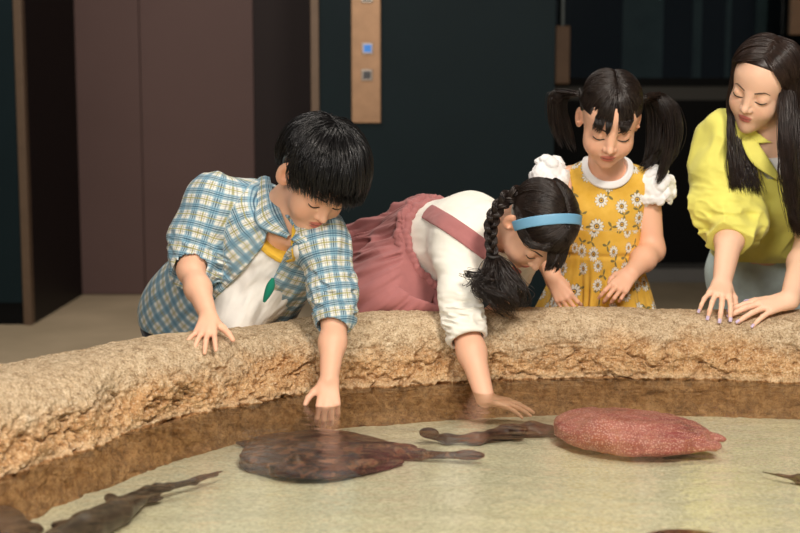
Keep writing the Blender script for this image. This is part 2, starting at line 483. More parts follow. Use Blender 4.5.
dr = thing('door_1', 'brown steel lift door in two leaves', 'door', (xs, YD, FLOOR)); dr['kind'] = 'structure'
box_obj('door_leaf', (xd0, YD, FLOOR + .004), (xs - .004, YD + .04, 1.75), M_brown, dr, .003)
box_obj('door_leaf', (xs + .002, YD - .012, FLOOR + .004), (xd1, YD + .03, 1.75), M_brown, dr, .003)
o = box_obj('wall_lift', (xl - .04, YD + .045, FLOOR), (xr + .3, YD + .3, TOP), M_vdark); tag(o, 'black brown frame behind the lift door', 'wall', kind='structure')
o = box_obj('trim_2', (xd1 + .004, YD - .03, FLOOR), (xd1 + .45, YD + .04, TOP), M_dark); tag(o, 'dark brown jamb beside the lift door', 'trim', kind='structure')
o = box_obj('trim_3', (xr - .02, YF - .012, FLOOR), (xr + .02, YF + .05, TOP), M_bronze_dim, bev=.003); tag(o, 'thin bronze edge strip right of the lift', 'trim', kind='structure')
xw = bg_px(553, YF)
o = box_obj('wall_centre', (xr + .02, YF, FLOOR), (xw, YF + 1.0, TOP), M_teal); tag(o, 'dark teal wall panel carrying the lift button plate', 'wall', kind='structure')
# lift button plate
pl = P(366.5, 60, YF)
zb = P(366, 123, YF)[2]; x0 = bg_px(352, YF); x1 = bg_px(381, YF)
pt = thing('lift_button_plate', 'tall brushed bronze lift call plate with a lit blue button', 'call panel', ((x0 + x1) / 2, YF, zb))
box_obj('faceplate', (x0, YF - .012, zb), (x1, YF + .002, zb + .82), M_bronze, pt, .003)
n = N('blue_lit_button'); n.bsdf(lin(30, 100, 170), .4, Emission_Color=lin(40, 140, 235), Emission_Strength=.35); M_blue = n.m
M_blk = simple('black_plastic', (.012, .012, .014), .35); M_chrome = simple('pale_button_ring', lin(150, 140, 130), .3, Metallic=.8)
def button(px, py, m, nm):
    c = P(px, py, YF - .012); r = .027
    parts = []
    o = box_obj(nm, (c[0] - r, YF - .020, c[2] - r), (c[0] + r, YF - .011, c[2] + r), M_chrome, pt, .004)
    box_obj('button_face', (c[0] - .019, YF - .025, c[2] - .019), (c[0] + .019, YF - .018, c[2] + .019), m, o, .003)
for px, py, m in ((367.5, 48.5, M_blue), (367, 75, M_blk), (367, -3, M_blk)): button(px, py, m, 'lift_button')
# right hand bay: glazed shopfront over a black counter
YB = 8.25
o = box_obj('wall_right', (xw, YB + .75, FLOOR), (4.5, YB + .95, TOP), M_black); tag(o, 'black back wall of the dim bay', 'wall', kind='structure')
o = box_obj('wall_counter', (xw - .1, YB, FLOOR + .0), (4.5, YB + .06, P(600, 100, YB)[2]), M_black); tag(o, 'black counter front across the dim bay', 'wall', kind='structure')
o = box_obj('trim_4', (xw - .1, YB - .01, P(600, 100, YB)[2]), (4.5, YB + .3, P(600, 86, YB)[2]), simple('taupe_ledge', lin(58, 55, 48), .6)); tag(o, 'taupe counter ledge under the dark glazing', 'trim', kind='structure')
o = box_obj('trim_5', (xw - .1, YB - .03, P(600, 86, YB)[2]), (4.5, YB + .05, P(600, 78, YB)[2]), M_black); tag(o, 'black rail along the foot of the glazing', 'trim', kind='structure')
M_steel = simple('dim_blue_steel', lin(120, 132, 130), .45, .2, 5)
for i, (a, b, d) in enumerate(((690, 698, .35), (722, 727, .4), (752, 762, .3), (620, 660, .6))):
    o = box_obj('trim_%d' % (6 + i), (bg_px(a, YB + d), YB + d, P(a, 86, YB)[2]), (bg_px(b, YB + d), YB + d + .05, TOP), M_steel)
    tag(o, ('slim steel upright behind the dark glazing, nearest the woman', 'thin steel upright standing between two wider ones behind glazing', 'wider steel upright behind glazing above the woman', 'broad steel panel behind the dark glazing above the girl in yellow')[i], 'upright', kind='structure')
n = N('dark_glass')
g = n.n('BsdfGlossy', i_Roughness=.08); g.inputs[0].default_value = (.9, .95, .95, 1); t = n.n('BsdfTransparent'); t.inputs[0].default_value = (.55, .6, .6, 1)
fr_ = n.n('Fresnel', i_IOR=1.5); mx = n.n('MixShader'); n.link(fr_.outputs[0], mx.inputs[0]); n.link(t.outputs[0], mx.inputs[1]); n.link(g.outputs[0], mx.inputs[2]); n.link(mx.outputs[0], n.out.inputs[0])
o = box_obj('window_1', (xw - .1, YB + .01, P(600, 78, YB)[2]), (4.5, YB + .022, TOP), n.m); tag(o, 'dark glazing over the counter in the bay', 'window', kind='structure')
M_wood = simple('tan_wood', lin(140, 108, 80), .55, .12, 14)
def pull(px0, px1, py, lab):
    x0, x1 = bg_px(px0, YB - .06), bg_px(px1, YB - .06); z0 = P(px0, py, YB - .06)[2]; zt = P(px0, py - 58, YB - .06)[2]
    t = thing('door_pull', lab, 'door handle', ((x0 + x1) / 2, YB - .06, z0), 'wooden pulls on the glazing')
    box_obj('grip', (x0, YB - .09, z0), (x1, YB - .035, zt), M_wood, t, .006)
    xm = (x0 + x1) / 2
    box_obj('hanger_rod', (xm - .008, YB - .07, zt), (xm + .008, YB - .055, TOP - .2), M_steel, t, .002)
pull(553.5, 567.5, 84, 'tan wooden hanging pull beside the teal wall')
pull(784, 796, 35, 'tan wooden hanging pull above the woman')
o = box_obj('trim_10', (xw, YB - .28, FLOOR), (4.5, YB, FLOOR + .085), M_grey, bev=.004); tag(o, 'grey stone step along the black counter', 'trim', kind='structure')
o = box_obj('ceiling', (-4.5, -.5, 3.4), (4.5, 9.6, 3.5), M_black); tag(o, 'black ceiling of the dim hall', 'ceiling', kind='structure')
o = box_obj('wall_east', (4.5, -.5, FLOOR), (4.6, 9.6, 3.5), M_black); tag(o, 'black side wall of the hall beyond the woman', 'wall', kind='structure')
o = box_obj('wall_west', (-4.6, -.5, FLOOR), (-4.5, 9.6, 3.5), M_teal); tag(o, 'dark teal side wall of the hall beyond the boy', 'wall', kind='structure')
# ================================================================== people: shared pieces
QB = 1.0                                            # voxel multiplier
class Head:
    def __init__(s, c, L, U, sc):
        U = nrm(U); L = nrm(A(L) - (A(L) @ U) * U); Fw = np.cross(L, U)
        s.c = A(c, float); s.M = np.stack([-L, Fw, U], 1); s.s = sc      # columns: person's right, forward, up
    def w(s, p): return s.c + s.s * (np.asarray(p, float) @ s.M.T)
    def d(s, v): return np.asarray(v, float) @ s.M.T
    def loc(s, p): return ((np.asarray(p) - s.c) @ s.M) / s.s
EC = A([0, -.012, .040]); ER = A([.073, .090, .076])
def add_head(S, H, child=True, ears=True, ear=1.0, ean=24):
    w, s, M = H.w, H.s, H.M
    E = lambda c, r, k, op='add': S.ell(w(c), A(r) * s, M, k * s, op)
    E(EC, ER, .0)
    E((0, .028, .034), (.063, .056, .056), .02)
    if child:
        E((0, .028, -.026), (.060, .057, .060), .03)
        E((0, .032, -.066), (.042, .043, .036), .026)
        S.ell(w((0, .062, -.090)), .014 * s, M, .024 * s)
        ck = .024
    else:
        E((0, .029, -.028), (.058, .056, .064), .03)
        E((0, .032, -.074), (.041, .043, .036), .03)
        S.ell(w((0, .062, -.098)), .013 * s, M, .030 * s)
        ck = .022
    for q in (-1, 1):
        S.ell(w((q * .034, .052, -.038)), ck * s, M, .026 * s)
        E((q * .031, .089, .000), (.017, .012, .0095), .012, 'sub')
    nb = .0055 if child else .006
    S.cone(w((0, .080, .006)), w((0, .0930 if child else .0935, -.024)), nb * s, .0080 * s, .016 * s)
    S.ell(w((0, .0970 if child else .0965, -.030)), .0090 * s, M, .006 * s)
    for q in (-1, 1):
        S.ell(w((q * .0108, .0885, -.033)), .0066 * s, M, .005 * s)
        S.ell(w((q * .0055, .0945, -.0395)), .0028 * s, M, .003 * s, 'sub')
        S.ell(w((q * .031, .0665, -.001)), A([.0165, .0165, .0150]) * s, M, .006 * s)
    lp = 0 if child else -.0016
    E((0, .0800 + lp, -.0560), (.0185, .0085, .0046), .008)
    E((0, .0780 + lp, -.0650), (.0150, .0085, .0052), .008)
    S.cone(w((-.018, .0835, -.0606)), w((0, .0895, -.0610)), .0011 * s, .0011 * s, .002 * s, 'sub')
    S.cone(w((.018, .0835, -.0606)), w((0, .0895, -.0610)), .0011 * s, .0011 * s, .002 * s, 'sub')
    if ears:
        for q in (-1, 1):
            an = math.radians(ean) * q
            R = M @ A([[math.cos(an), -math.sin(an), 0], [math.sin(an), math.cos(an), 0], [0, 0, 1]])
            S.ell(w((q * (.0745 + .004 * (ear - 1) / .2), -.010, -.004)), A([.0065, .018 * ear, .029 * ear]) * s, R, .008 * s)
            S.ell(w((q * .0815, -.004, -.002)), A([.006, .009, .017]) * s, R, .004 * s, 'sub')
            S.ell(w((q * .077, .002, -.012)), .0042 * s, M, .004 * s)
def face_paint(H, v, base, lip, brow=None):
    q = H.loc(v); c = np.tile(A(base), (len(v), 1))
    def blend(m, col): 
        nonlocal c
        c = c * (1 - m[:, None]) + A(col) * m[:, None]
    front = np.clip((q[:, 1] - .05) / .02, 0, 1)
    e = lambda ctr, r: np.clip(1.35 - np.linalg.norm((q - A(ctr)) / A(r), axis=1), 0, .35) / .35
    for sx in (-1, 1):
        blend(.30 * np.clip(1 - np.linalg.norm((q - A([sx * .038, .07, -.032])) / .026, axis=1), 0, 1), A(base) * A([1.02, .70, .62]))
        blend(.35 * e((sx * .078, -.01, -.004), (.012, .02, .03)), A(base) * A([1.0, .72, .62]))
        blend(.35 * e((sx * .031, .085, .006), (.016, .012, .006)), A(base) * A([.80, .64, .56]))
    m = np.maximum(e((0, .088, -.0562), (.0165, .02, .0040)), e((0, .086, -.0655), (.0135, .02, .0048)))
    blend(m * front, lip)
    m = np.clip(1.3 - np.abs(q[:, 2] + .0609) / .0013, 0, .3) / .3 * (np.abs(q[:, 0]) < .018) * front
    blend(m * .8, A(lip) * .35)
    return c
def face_lines(H, S, parent, browcol, thick=1.0, lashes=True, open_=0.0):
    for sx in (-1, 1):
        pts = []
        for t in np.linspace(-1, 1, 13):                       # lash line along the lowered lid
            x = sx * .031 + t * .0145; z = -.0045 - .0035 * (1 - t * t) + .0012 * (t * sx)
            p = S.hit(H.w((x, .13, z)), H.d((0, -1, 0)))
            pts.append(p + H.d((0, .0003, 0)))
        pts = A(pts); u = np.linspace(-1, 1, 13)
        r = (.0011 + .0007 * (1 - u * u)) * H.s * thick
        v, f = tubes(pts[None], r[None], 4)
        mesh_np('eyelash', v, f, M_lash, parent)
        pts = []
        for t in np.linspace(0, 1, 12):
            x = sx * (.0135 + .034 * t); z = .0175 + .0065 * math.sin(min(t * 1.25, 1.15) * math.pi / 2) - .007 * max(0, t - .7) / .3
            p = S.hit(H.w((x, .13, z)), H.d((0, -1, 0)))
            pts.append(p)
        pts = A(pts); u = np.linspace(0, 1, 12)
        r = (.0008 + .0016 * np.sin(np.clip(u * 1.05 + .12, 0, 1) * math.pi) ** .7) * H.s * thick
        v, f = tubes(pts[None], r[None], 4)
        mesh_np('eyebrow', v, f, browcol, parent)
FING = [((.028, .088, .002), (.040, .024, .020), (.0090, .0080, .0072, .0062)), ((.0085, .093, .005), (.044, .028, .021), (.0092, .0082, .0074, .0063)),
        ((-.0115, .088, .003), (.041, .026, .021), (.0088, .0078, .0070, .0060)), ((-.030, .078, -.001), (.032, .020, .018), (.0080, .0070, .0062, .0054))]
def add_hand(S, W, yd, zd, sc, right, curls, spread=(10, 3, -4, -13), thumb=None):
    """W wrist, yd towards the knuckles, zd back of the hand; curls: degrees per joint and finger; returns fingertip frames"""
    yd = nrm(yd); zd = nrm(A(zd) - (A(zd) @ yd) * yd); xd = np.cross(yd, zd) * (-1 if right else 1)   # towards the thumb
    g = lambda p: A(W) + sc * (p[0] * xd + p[1] * yd + p[2] * zd)
    tips = []
    for (k0, ln, rd), cu, sp in zip(FING, curls, spread):
        kx = k0[0]
        S.cone(g((kx * .55, .008, 0)), g(k0), .0135 * sc, .0105 * sc, .014 * sc)
        p = A(g(k0)); a = 0; sr = math.radians(sp)
        side = xd * math.sin(sr) + yd * math.cos(sr)
        for i in range(3):
            a += math.radians(cu[i])
            d = side * math.cos(a) - zd * math.sin(a)
            q = p + d * ln[i] * sc
            S.cone(p, q, rd[i] * sc, rd[i + 1] * sc, .0035 * sc)
            p = q
        up = side * math.sin(a) + zd * math.cos(a)
        tips.append((p, d, up, rd[3] * sc))
    th = thumb or [(.024, .022, -.006), (.046, .048, -.014), (.060, .074, -.018), (.066, .096, -.020)]
    rr = (.0140, .0118, .0096, .0076)
    for i in range(3): S.cone(g(th[i]), g(th[i + 1]), rr[i] * sc, rr[i + 1] * sc, (.016 if i == 0 else .004) * sc)
    d = nrm(g(th[3]) - g(th[2]))
    tips.append((g(th[3]), d, nrm(zd + xd * .6), .0076 * sc))
    S.cone(g((.010, .03, -.006)), g((-.012, .03, -.006)), .0125 * sc, .0125 * sc, .012 * sc)
    return tips
def nails(tips, parent, m):
    for p, d, up, r in tips:
        up = nrm(up - (up @ d) * d); x = np.cross(d, up)
        us, vs_ = np.meshgrid(np.linspace(-1, 1, 7), np.linspace(-1, 1, 7), indexing='ij')
        vv = p + (us * r * .78)[..., None] * x + (vs_ * r * 1.05 + r * .25)[..., None] * d + (r * (1.06 - .34 * us ** 2 - .28 * np.clip(vs_, 0, 1) ** 2))[..., None] * up
        low = vv - up * r * .18
        i = np.arange(49).reshape(7, 7); q = np.stack([i[:-1, :-1], i[1:, :-1], i[1:, 1:], i[:-1, 1:]], -1).reshape(-1, 4)
        v = np.concatenate([vv.reshape(-1, 3), low.reshape(-1, 3)])
        ring = np.concatenate([i[0, :], i[1:, -1], i[-1, -2::-1], i[-2:0:-1, 0]])
        rn = np.roll(ring, -1)
        f = np.concatenate([q, q[:, ::-1] + 49, np.stack([ring, ring + 49, rn + 49, rn], -1)])
        mesh_np('fingernail', v, f, m, parent)
def skin_mat(name):
    n = N(name); at = n.attr('Col')
    f = n.noise(n.obj(), 38, 4)
    c = n.mix(.10, at.outputs['Color'], n.ramp(f, [(.3, (.75, .42, .30)), (.7, (1, .85, .72))]), 'MULTIPLY')
    b = n.bsdf(c, .48, Subsurface_Weight=.12, Subsurface_Scale=.012, Specular_IOR_Level=.35)
    b.inputs['Subsurface Radius'].default_value = (1, .35, .2)
    n.bump(n.noise(n.obj(), 700, 2), .05, .0006)
    return n.m
def hair_mat(name, c0, c1, rough=.34):
    n = N(name); f = n.noise(n.obj(), 60, 3)
    n.bsdf(n.ramp(f, [(.3, c0), (.7, c1)]), rough, Specular_IOR_Level=.42)
    return n.m
def cloth_mat(name, rgb, rough=.85, var=.06, weave=900, bump=.12, col=None):
    n = N(name)
    f = n.noise(n.obj(), 25, 4)
    n.bsdf(col if col is not None else n.ramp(f, [(.3, tuple(c * (1 - var) for c in rgb)), (.7, tuple(c * (1 + var) for c in rgb))]), rough, Specular_IOR_Level=.2, Sheen_Weight=.15)
    n.bump(n.noise(n.obj(), weave, 2), bump, .001)
    return n.m
M_skin = skin_mat('skin'); M_skin_b = M_skin
M_lash = simple('black_lash', (.010, .007, .006), .6)
M_brow = simple('dark_brow', (.035, .020, .014), .7); M_brow2 = simple('brown_brow', (.10, .055, .035), .7)
M_hair_boy = hair_mat('black_hair', (.006, .0055, .006), (.013, .012, .012), .30)
M_hair_a = hair_mat('dark_brown_hair', (.011, .007, .006), (.026, .017, .013), .34)
M_hair_w = hair_mat('brown_hair', (.014, .008, .006), (.034, .019, .014), .33)
SKIN = A(lin(238, 188, 158)); SKINW = A(lin(240, 198, 170)); LIP = A(lin(206, 124, 110)); LIPW = A(lin(204, 118, 110))
M_trouser = cloth_mat('navy_cotton', lin(40, 46, 60)); M_shoe = simple('white_canvas', lin(205, 200, 190), .7)
def legs(S, hips, feet, r=(.075, .052, .036)):
    for h, f in zip(hips, feet):
        h = A(h); f = A(f); k = (h + f) / 2 + A([0, -.015, .01])
        S.cone(h, k, r[0], r[1], .03); S.cone(k, f, r[1], r[2], .02)
        S.cone(f + A([0, .01, -.03]), f + A([0, -.10, -.045]), .024, .022, .02)
def garment_legs(name, hips, feet, m, parent, grow=.014, r=(.075, .052, .036), cutz=None, waist=None):
    G = Sdf()
    if waist is not None: G.cone((A(hips[0]) + A(hips[1])) / 2, waist, .115, .115, .04)
    for h, f in zip(hips, feet):
        h = A(h); f = A(f); k = (h + f) / 2 + A([0, -.015, .01])
        G.cone(h, k, r[0] + grow, r[1] + grow, .03); G.cone(k, f + A([0, 0, .02]), r[1] + grow, r[2] + grow, .02)
    G.cone(hips[0], hips[1], r[0] + grow + .01, None, .04)
    G.disp(lambda p: .004 * fbm(p * A([30, 30, 12]), 2, 3), .004)
    if cutz is not None: G.cut((0, 0, cutz), (0, 0, -1))
    return sdf_obj(name, G, .006, m, parent)[0]
def shoes(feet, m, parent):
    for f in feet:
        G = Sdf(); f = A(f)
        G.cone(f + A([0, .03, -.035]), f + A([0, -.11, -.042]), .038, .034, .02); G.cone(f + A([0, .01, -.03]), f + A([0, .01, .01]), .036, .040, .02)
        G.cut((0, 0, FLOOR + .001), (0, 0, -1))
        sdf_obj('shoe', G, .006, m, parent)
def scalp(d, off=0.0):                              # d unit directions (local) -> local points on the scalp
    return EC + d * (ER + A([.0, .0, .0]) + np.asarray(off)[..., None])
def slerp(a, b, t):
    a = nrm(a)[..., None, :]; b = nrm(b)[..., None, :]
    c = np.clip((a * b).sum(-1, keepdims=True), -1, 1); om = np.arccos(c) + 1e-6
    t = t[None, :, None]
    return (np.sin((1 - t) * om) * a + np.sin(t * om) * b) / np.sin(om)
def sdir(p): return nrm((np.asarray(p, float) - EC) / ER)
def strand_mesh(name, H, lines_local, r0, mat, parent, base=None, r1=.35, sides=4):
    L = lines_local; S_, Nn, _ = L.shape
    u = np.linspace(0, 1, Nn)
    rad = (r0 * (1 - (1 - r1) * u ** 2))[None] * (.7 + .6 * rng.random((S_, 1)))
    rad[:, -1] *= .3
    v, f = tubes(H.w(L) if H is not None else L, rad * (H.s if H is not None else 1), sides)
    parts = [(v, f)] + ([base] if base else [])
    v, f = join(parts)
    return mesh_np(name, v, f, mat, parent)
def front_hair(n_, a0, a1, z0, z1, ypart=(.025, .066), seed=7, lay=(.003, .009), xp=0.0, zend=0.0, Nn=13):
    g = np.random.default_rng(seed)                  # combed from the parting down to the hairline
    u = g.random(n_); a = np.radians(a0 + (a1 - a0) * u)
    y = ypart[1] + (ypart[0] - ypart[1]) * np.abs(a) / 1.6 + g.normal(0, .006, n_)
    st_ = np.stack([xp + np.sign(a) * .002 + g.normal(0, .0015, n_), y, np.full(n_, .12)], -1)
    z = z0 + (z1 - z0) * np.abs(np.sin(a)) ** 1.4 + g.normal(0, .006, n_)
    k = np.sqrt(np.clip(1 - ((z - EC[2]) / ER[2]) ** 2, .1, 1))
    e = np.stack([np.sin(a) * ER[0] * k, EC[1] + np.cos(a) * ER[1] * k, z], -1)
    t = np.linspace(0, 1, Nn); p = slerp(sdir(st_), sdir(e), t); lo = g.uniform(*lay, n_)
    o = lo[:, None] * np.sin(np.clip(t * 1.05 + .08, 0, 1) * math.pi)[None] ** .6 + .0035 * (1 - t)[None] + .0006
    return EC + p * (ER + o[..., None])
def cap_vf(H, thick, cuts, h=.0032, extra=None):
    S = Sdf(); S.ell(H.w(EC), (ER + thick) * H.s, H.M)
    S.sub(Sdf().ell(H.w(EC + A([0, .0, -.004])), (ER - .004) * H.s, H.M), 'sub')
    if extra: extra(S)
    for o, nv, k in cuts: S.cut(H.w(o), H.d(nv), k * H.s)
    return polygonize(S, h)
def wav(L, amp, freq, seed=0):                      # soft waviness growing to the tips
    S_, Nn, _ = L.shape; u = np.linspace(0, 1, Nn)[None, :, None]
    ph = rng.random((S_, 1, 3)) * 1.2
    return L + amp * np.sin(freq * u * 6.28 + ph * 2 + A([0, 1.7, 3.1])) * u
# ================================================================== the boy in the checked shirt
hb = Head(P(317, 179, 2.93), V(.84, -.02, -.53), V(.46, .60, .64), .95)
boy = thing('person', 'boy in a blue and white checked shirt dipping one hand in the pool', 'person', (-.40, 3.15, FLOOR))
# joints
RS, LS = P(214, 203, 3.08), P(322, 236, 2.97)
NB = P(277, 208, 3.045)
TR = rock_hit(208, 335) + A([0, 0, .019])
RE, RW = P(191, 270, 3.0), P(209, 317, TR[1] + .035)
LE, LW = P(335, 318, 2.90), P(329, 380, 2.80)
PEL = P(196, 314, 3.26); HR, HL = P(182, 318, 3.30), P(234, 322, 3.24)
CH = P(268, 248, 3.09)
S = Sdf()
add_head(S, hb, True, True, 1.2, 42)
S.cone(hb.w((0, -.022, -.045)), NB + V(0, -.01, -.01), .043, .046, .03)
S.cone(RS + V(.02, -.015, 0), LS + V(-.02, -.005, 0), .042, .042, .04)
S.cone(CH, PEL, .082, .085, .05); S.cone(CH + V(-.045, .02, 0), HR, .07, .075, .05); S.cone(CH + V(.05, -.01, 0), HL, .07, .075, .05)
S.chain([RS, RE], [.038, .029]); S.chain([RE, (RE * .6 + RW * .4), RW], [.029, .0275, .019])
S.chain([LS, LE], [.038, .028]); S.chain([LE, (LE * .6 + LW * .4), LW], [.028, .0275, .0200])
tip_r = P(207, 348, 2.80)
tb = add_hand(S, RW, nrm(TR - RW), V(-.05, .62, .78), .69, True, [(-8, 14, 8), (-8, 14, 8), (-8, 14, 8), (-12, 12, 8)], (11, 2, -8, -20), [(.024, .022, -.006), (.048, .044, -.012), (.068, .064, -.020), (.082, .082, -.030)])
tl = add_hand(S, LW, V(-.02, -.86, .42), V(.05, .42, .90), .68, False, [(40, 34, 20), (42, 34, 20), (42, 34, 20), (44, 34, 20)], (8, 3, -3, -9), [(.024, .020, -.004), (.046, .040, -.006), (.062, .060, -.006), (.070, .080, -.008)])
feet_b = [A([HR[0], 3.46, FLOOR + .07]), A([HL[0] - .02, 3.44, FLOOR + .07])]
legs(S, [HR, HL], feet_b)
v, f = polygonize(S, .0021 * QB); v, f = keep_large(v, f)
body = mesh_np('body', v, f, M_skin, boy); col_attr(body, face_paint(hb, v, SKIN, LIP))
face_lines(hb, S, boy, M_brow, 1.05)
garment_legs('trousers', [HR, HL], feet_b, M_trouser, boy); shoes(feet_b, M_shoe, boy)
# white tee with a yellow neckband
FR = nrm(V(.34, -.42, .84))                         # chest normal
T = Sdf(); T.cone(CH, PEL, .094, .098, .05); T.cone(CH + V(-.045, .02, 0), HR, .082, .088, .05); T.cone(CH + V(.05, -.01, 0), HL + V(-.03, -.02, .02), .082, .092, .05); T.cone(RS + V(.03, -.015, 0), LS + V(-.03, -.005, 0), .052, .052, .05)
T.cone(P(262, 290, 3.08), P(228, 326, 3.05), .05, .055, .06)
axT = nrm(PEL - CH)
T.disp(lambda p: .006 * fbm(np.stack([(p @ axT) * 9, (p @ np.cross(axT, FR)) * 34, (p @ FR) * 12], -1), 3, 12), .006)
NTM = np.stack([np.cross(nrm(hb.c - NB), FR), FR, nrm(hb.c - NB)], 1); NTC = P(285, 214, 2.985); NTR = A([.056, .085, .060])
TB = T.copy(); TB.margin += .005; TB.ops.append((lambda p: .004, A([0, 0, 0.]), 1e9, 'off', 0))
TB._o(lambda p: d_ell(p, NTC, NTM, NTR), A([0, 0, 0.]), 1e9, 'cut', .002); TB.sub(Sdf().ell(NTC, NTR - A([.011, 0, .011]), NTM), 'sub', .002)
T.ell(NTC, NTR - .0005, NTM, .004, 'sub')
T.cut(CH + axT * .31, axT, .01)
sdf_obj('t_shirt', T, .0030 * QB, cloth_mat('white_jersey', lin(232, 230, 224)), boy)
# shirt
K = Sdf()
K.cone(CH, PEL, .112, .120, .05); K.cone(CH + V(-.05, .02, 0), HR + V(-.01, .01, 0), .096, .098, .05); K.cone(CH + V(.055, -.01, 0), HL + V(.03, .01, 0), .094, .105, .05)
K.cone(RS + V(.01, -.016, 0), LS + V(-.01, -.008, 0), .060, .060, .05)
K.cone(NB + V(-.015, -.005, -.03), RS, .058, .058, .04)
K.cone(HR, P(181, 354, 3.28), .094, .083, .03); K.cone(HL, P(236, 352, 3.25), .09, .08, .03)
rcf = P(195, 264, 3.03); rel = P(196, 238, 3.06); lcf = P(335, 313, 2.902); lel = P(331, 285, 2.94)
K.chain([RS, rel], [.062, .060], .03); K.cone(rel, rcf, .062, .055, .02)
K.chain([LS, lel], [.060, .054], .03); K.cone(lel, lcf, .053, .045, .02)
K.margin += .004
sl_r, sl_l = nrm(rcf - RS), nrm(lcf - LS)
def shirt_folds(p):
    tr = (p - rcf) @ sl_r; tl_ = (p - lcf) @ sl_l
    dr = np.linalg.norm(p - RS - np.clip((p - RS) @ sl_r, 0, .2)[..., None] * sl_r, axis=-1)
    dl = np.linalg.norm(p - LS - np.clip((p - LS) @ sl_l, 0, .25)[..., None] * sl_l, axis=-1)
    wr = np.clip(1.4 - dr / .075, 0, 1) * np.exp(-(tr / .055) ** 2); wl = np.clip(1.4 - dl / .07, 0, 1) * np.exp(-(tl_ / .085) ** 2)
    rum = 1 - np.abs(fbm(np.stack([p[..., 0] * 22, p[..., 1] * 22, p[..., 2] * 62 + p[..., 0] * 18], -1), 2, 31)) * 2
    body_ = fbm(np.stack([(p @ axT) * 7, (p @ np.cross(axT, FR)) * 22, (p @ FR) * 9], -1), 3, 17)
    return .0065 * body_ * (1 - np.clip(wr + wl, 0, 1)) - .011 * rum * (wr + wl)
K.disp(shirt_folds, .012)
# rolled cuffs
for c0, ax, r in ((rcf, sl_r, .056), (lcf, nrm(LW - LE), .0455)):
    K.cone(c0 - ax * .012, c0 + ax * .012, r, r, .004)
    K.cut(c0 + ax * .018, ax, .003) if False else None
cutR = Sdf().cone(rcf + sl_r * .012, rcf + sl_r * .2, .075, .075); cutL = Sdf().cone(lcf + nrm(LW - LE) * .013, lcf + nrm(LW - LE) * .2, .07, .07)
K.sub(Sdf().cone(RE - sl_r * .01 + 0 * RE, rcf + sl_r * .2, .040, .047), 'sub', .002)
K.sub(Sdf().cone(lcf - sl_l * .012, lcf + nrm(LW - LE) * .2, .0345, .034), 'sub', .002)
# neck opening and open front
NA = nrm(hb.w((0, -.022, -.05)) - NB)
K.sub(Sdf().cone(NB - NA * .03 + V(.004, -.004, .01), NB + NA * .2, .052, .060), 'sub', .004)
poly = [P(x, y, 2.95) for x, y in ((276, 205), (300, 236), (285, 252), (266, 287), (238, 340), (160, 345), (174, 334), (212, 298), (246, 266), (263, 246))]
tri = [(0, 1, 2, 9), (9, 2, 3, 8), (8, 3, 4, 7), (7, 4, 5, 6)]
for t in tri:
    W_ = Sdf(); pts = [poly[i] for i in t]; cen = sum(pts) / len(pts)
    W_.cone(cen + V(0, 0, .05), cen - V(0, 0, .10), .16, .16)
    for i in range(len(pts)):
        a, b = pts[i], pts[(i + 1) % len(pts)]
        nv = np.cross(b - a, BACK); nv = nv if (cen - a) @ nv < 0 else -nv
        W_.cut(a + nrm(nv) * .001, nv)
    W_.cut(CH - V(0, 0, .03), -BACK)
    K.sub(W_, 'sub', .003)
hem = nrm(V(-.30, -.95, 0)); K.cut(P(146, 342, 3.1), V(-.20, -.95, -.1), .006)
v, f = polygonize(K, .0026 * QB); v, f = keep_large(v, f, .01)
n = N('checked_shirt'); uv = n.attr('uvw').outputs['Vector']
sp = n.n('SeparateXYZ'); n.link(uv, sp.inputs[0])
def band(c, per, ctr, wd, soft=.02):
    fr_ = n.math('FRACT', n.math('MULTIPLY', c, 1 / per)); d = n.math('ABSOLUTE', n.math('SUBTRACT', fr_, ctr))
    return n.n('MapRange', i_0=d, i_1=wd + soft, i_2=max(wd - soft, 0)).outputs[0]
col = (*lin(226, 226, 218), 1)
for axn, per in (('X', .038), ('Y', .038)):
    c = sp.outputs[axn]
    for ctr, wd, rgb, st in ((.22, .23, lin(126, 170, 190), .66), (.22, .03, lin(16, 58, 88), .85), (.10, .022, lin(28, 84, 118), .75), (.34, .022, lin(28, 84, 118), .75), (.70, .04, lin(150, 146, 78), .8), (.58, .016, lin(70, 80, 90), .5), (.82, .016, lin(70, 80, 90), .5)):
        col = n.mix(n.math('MULTIPLY', band(c, per, ctr, wd), st), col, rgb)
n.bsdf(col, .85, Specular_IOR_Level=.2, Sheen_Weight=.1); n.bump(n.noise(n.obj(), 900, 2), .1, .001)
M_shirt = n.m
sh = mesh_np('checked_shirt', v, f, M_shirt, boy)
axs = nrm(PEL - CH)
vec_attr(sh, bone_uv(v, [(CH, PEL, FR, .115, 0, 0), (RS, rcf, V(.2, -.2, 1), .06, .31, .05), (LS, lcf, V(.1, 0, 1), .052, .52, .03)]))
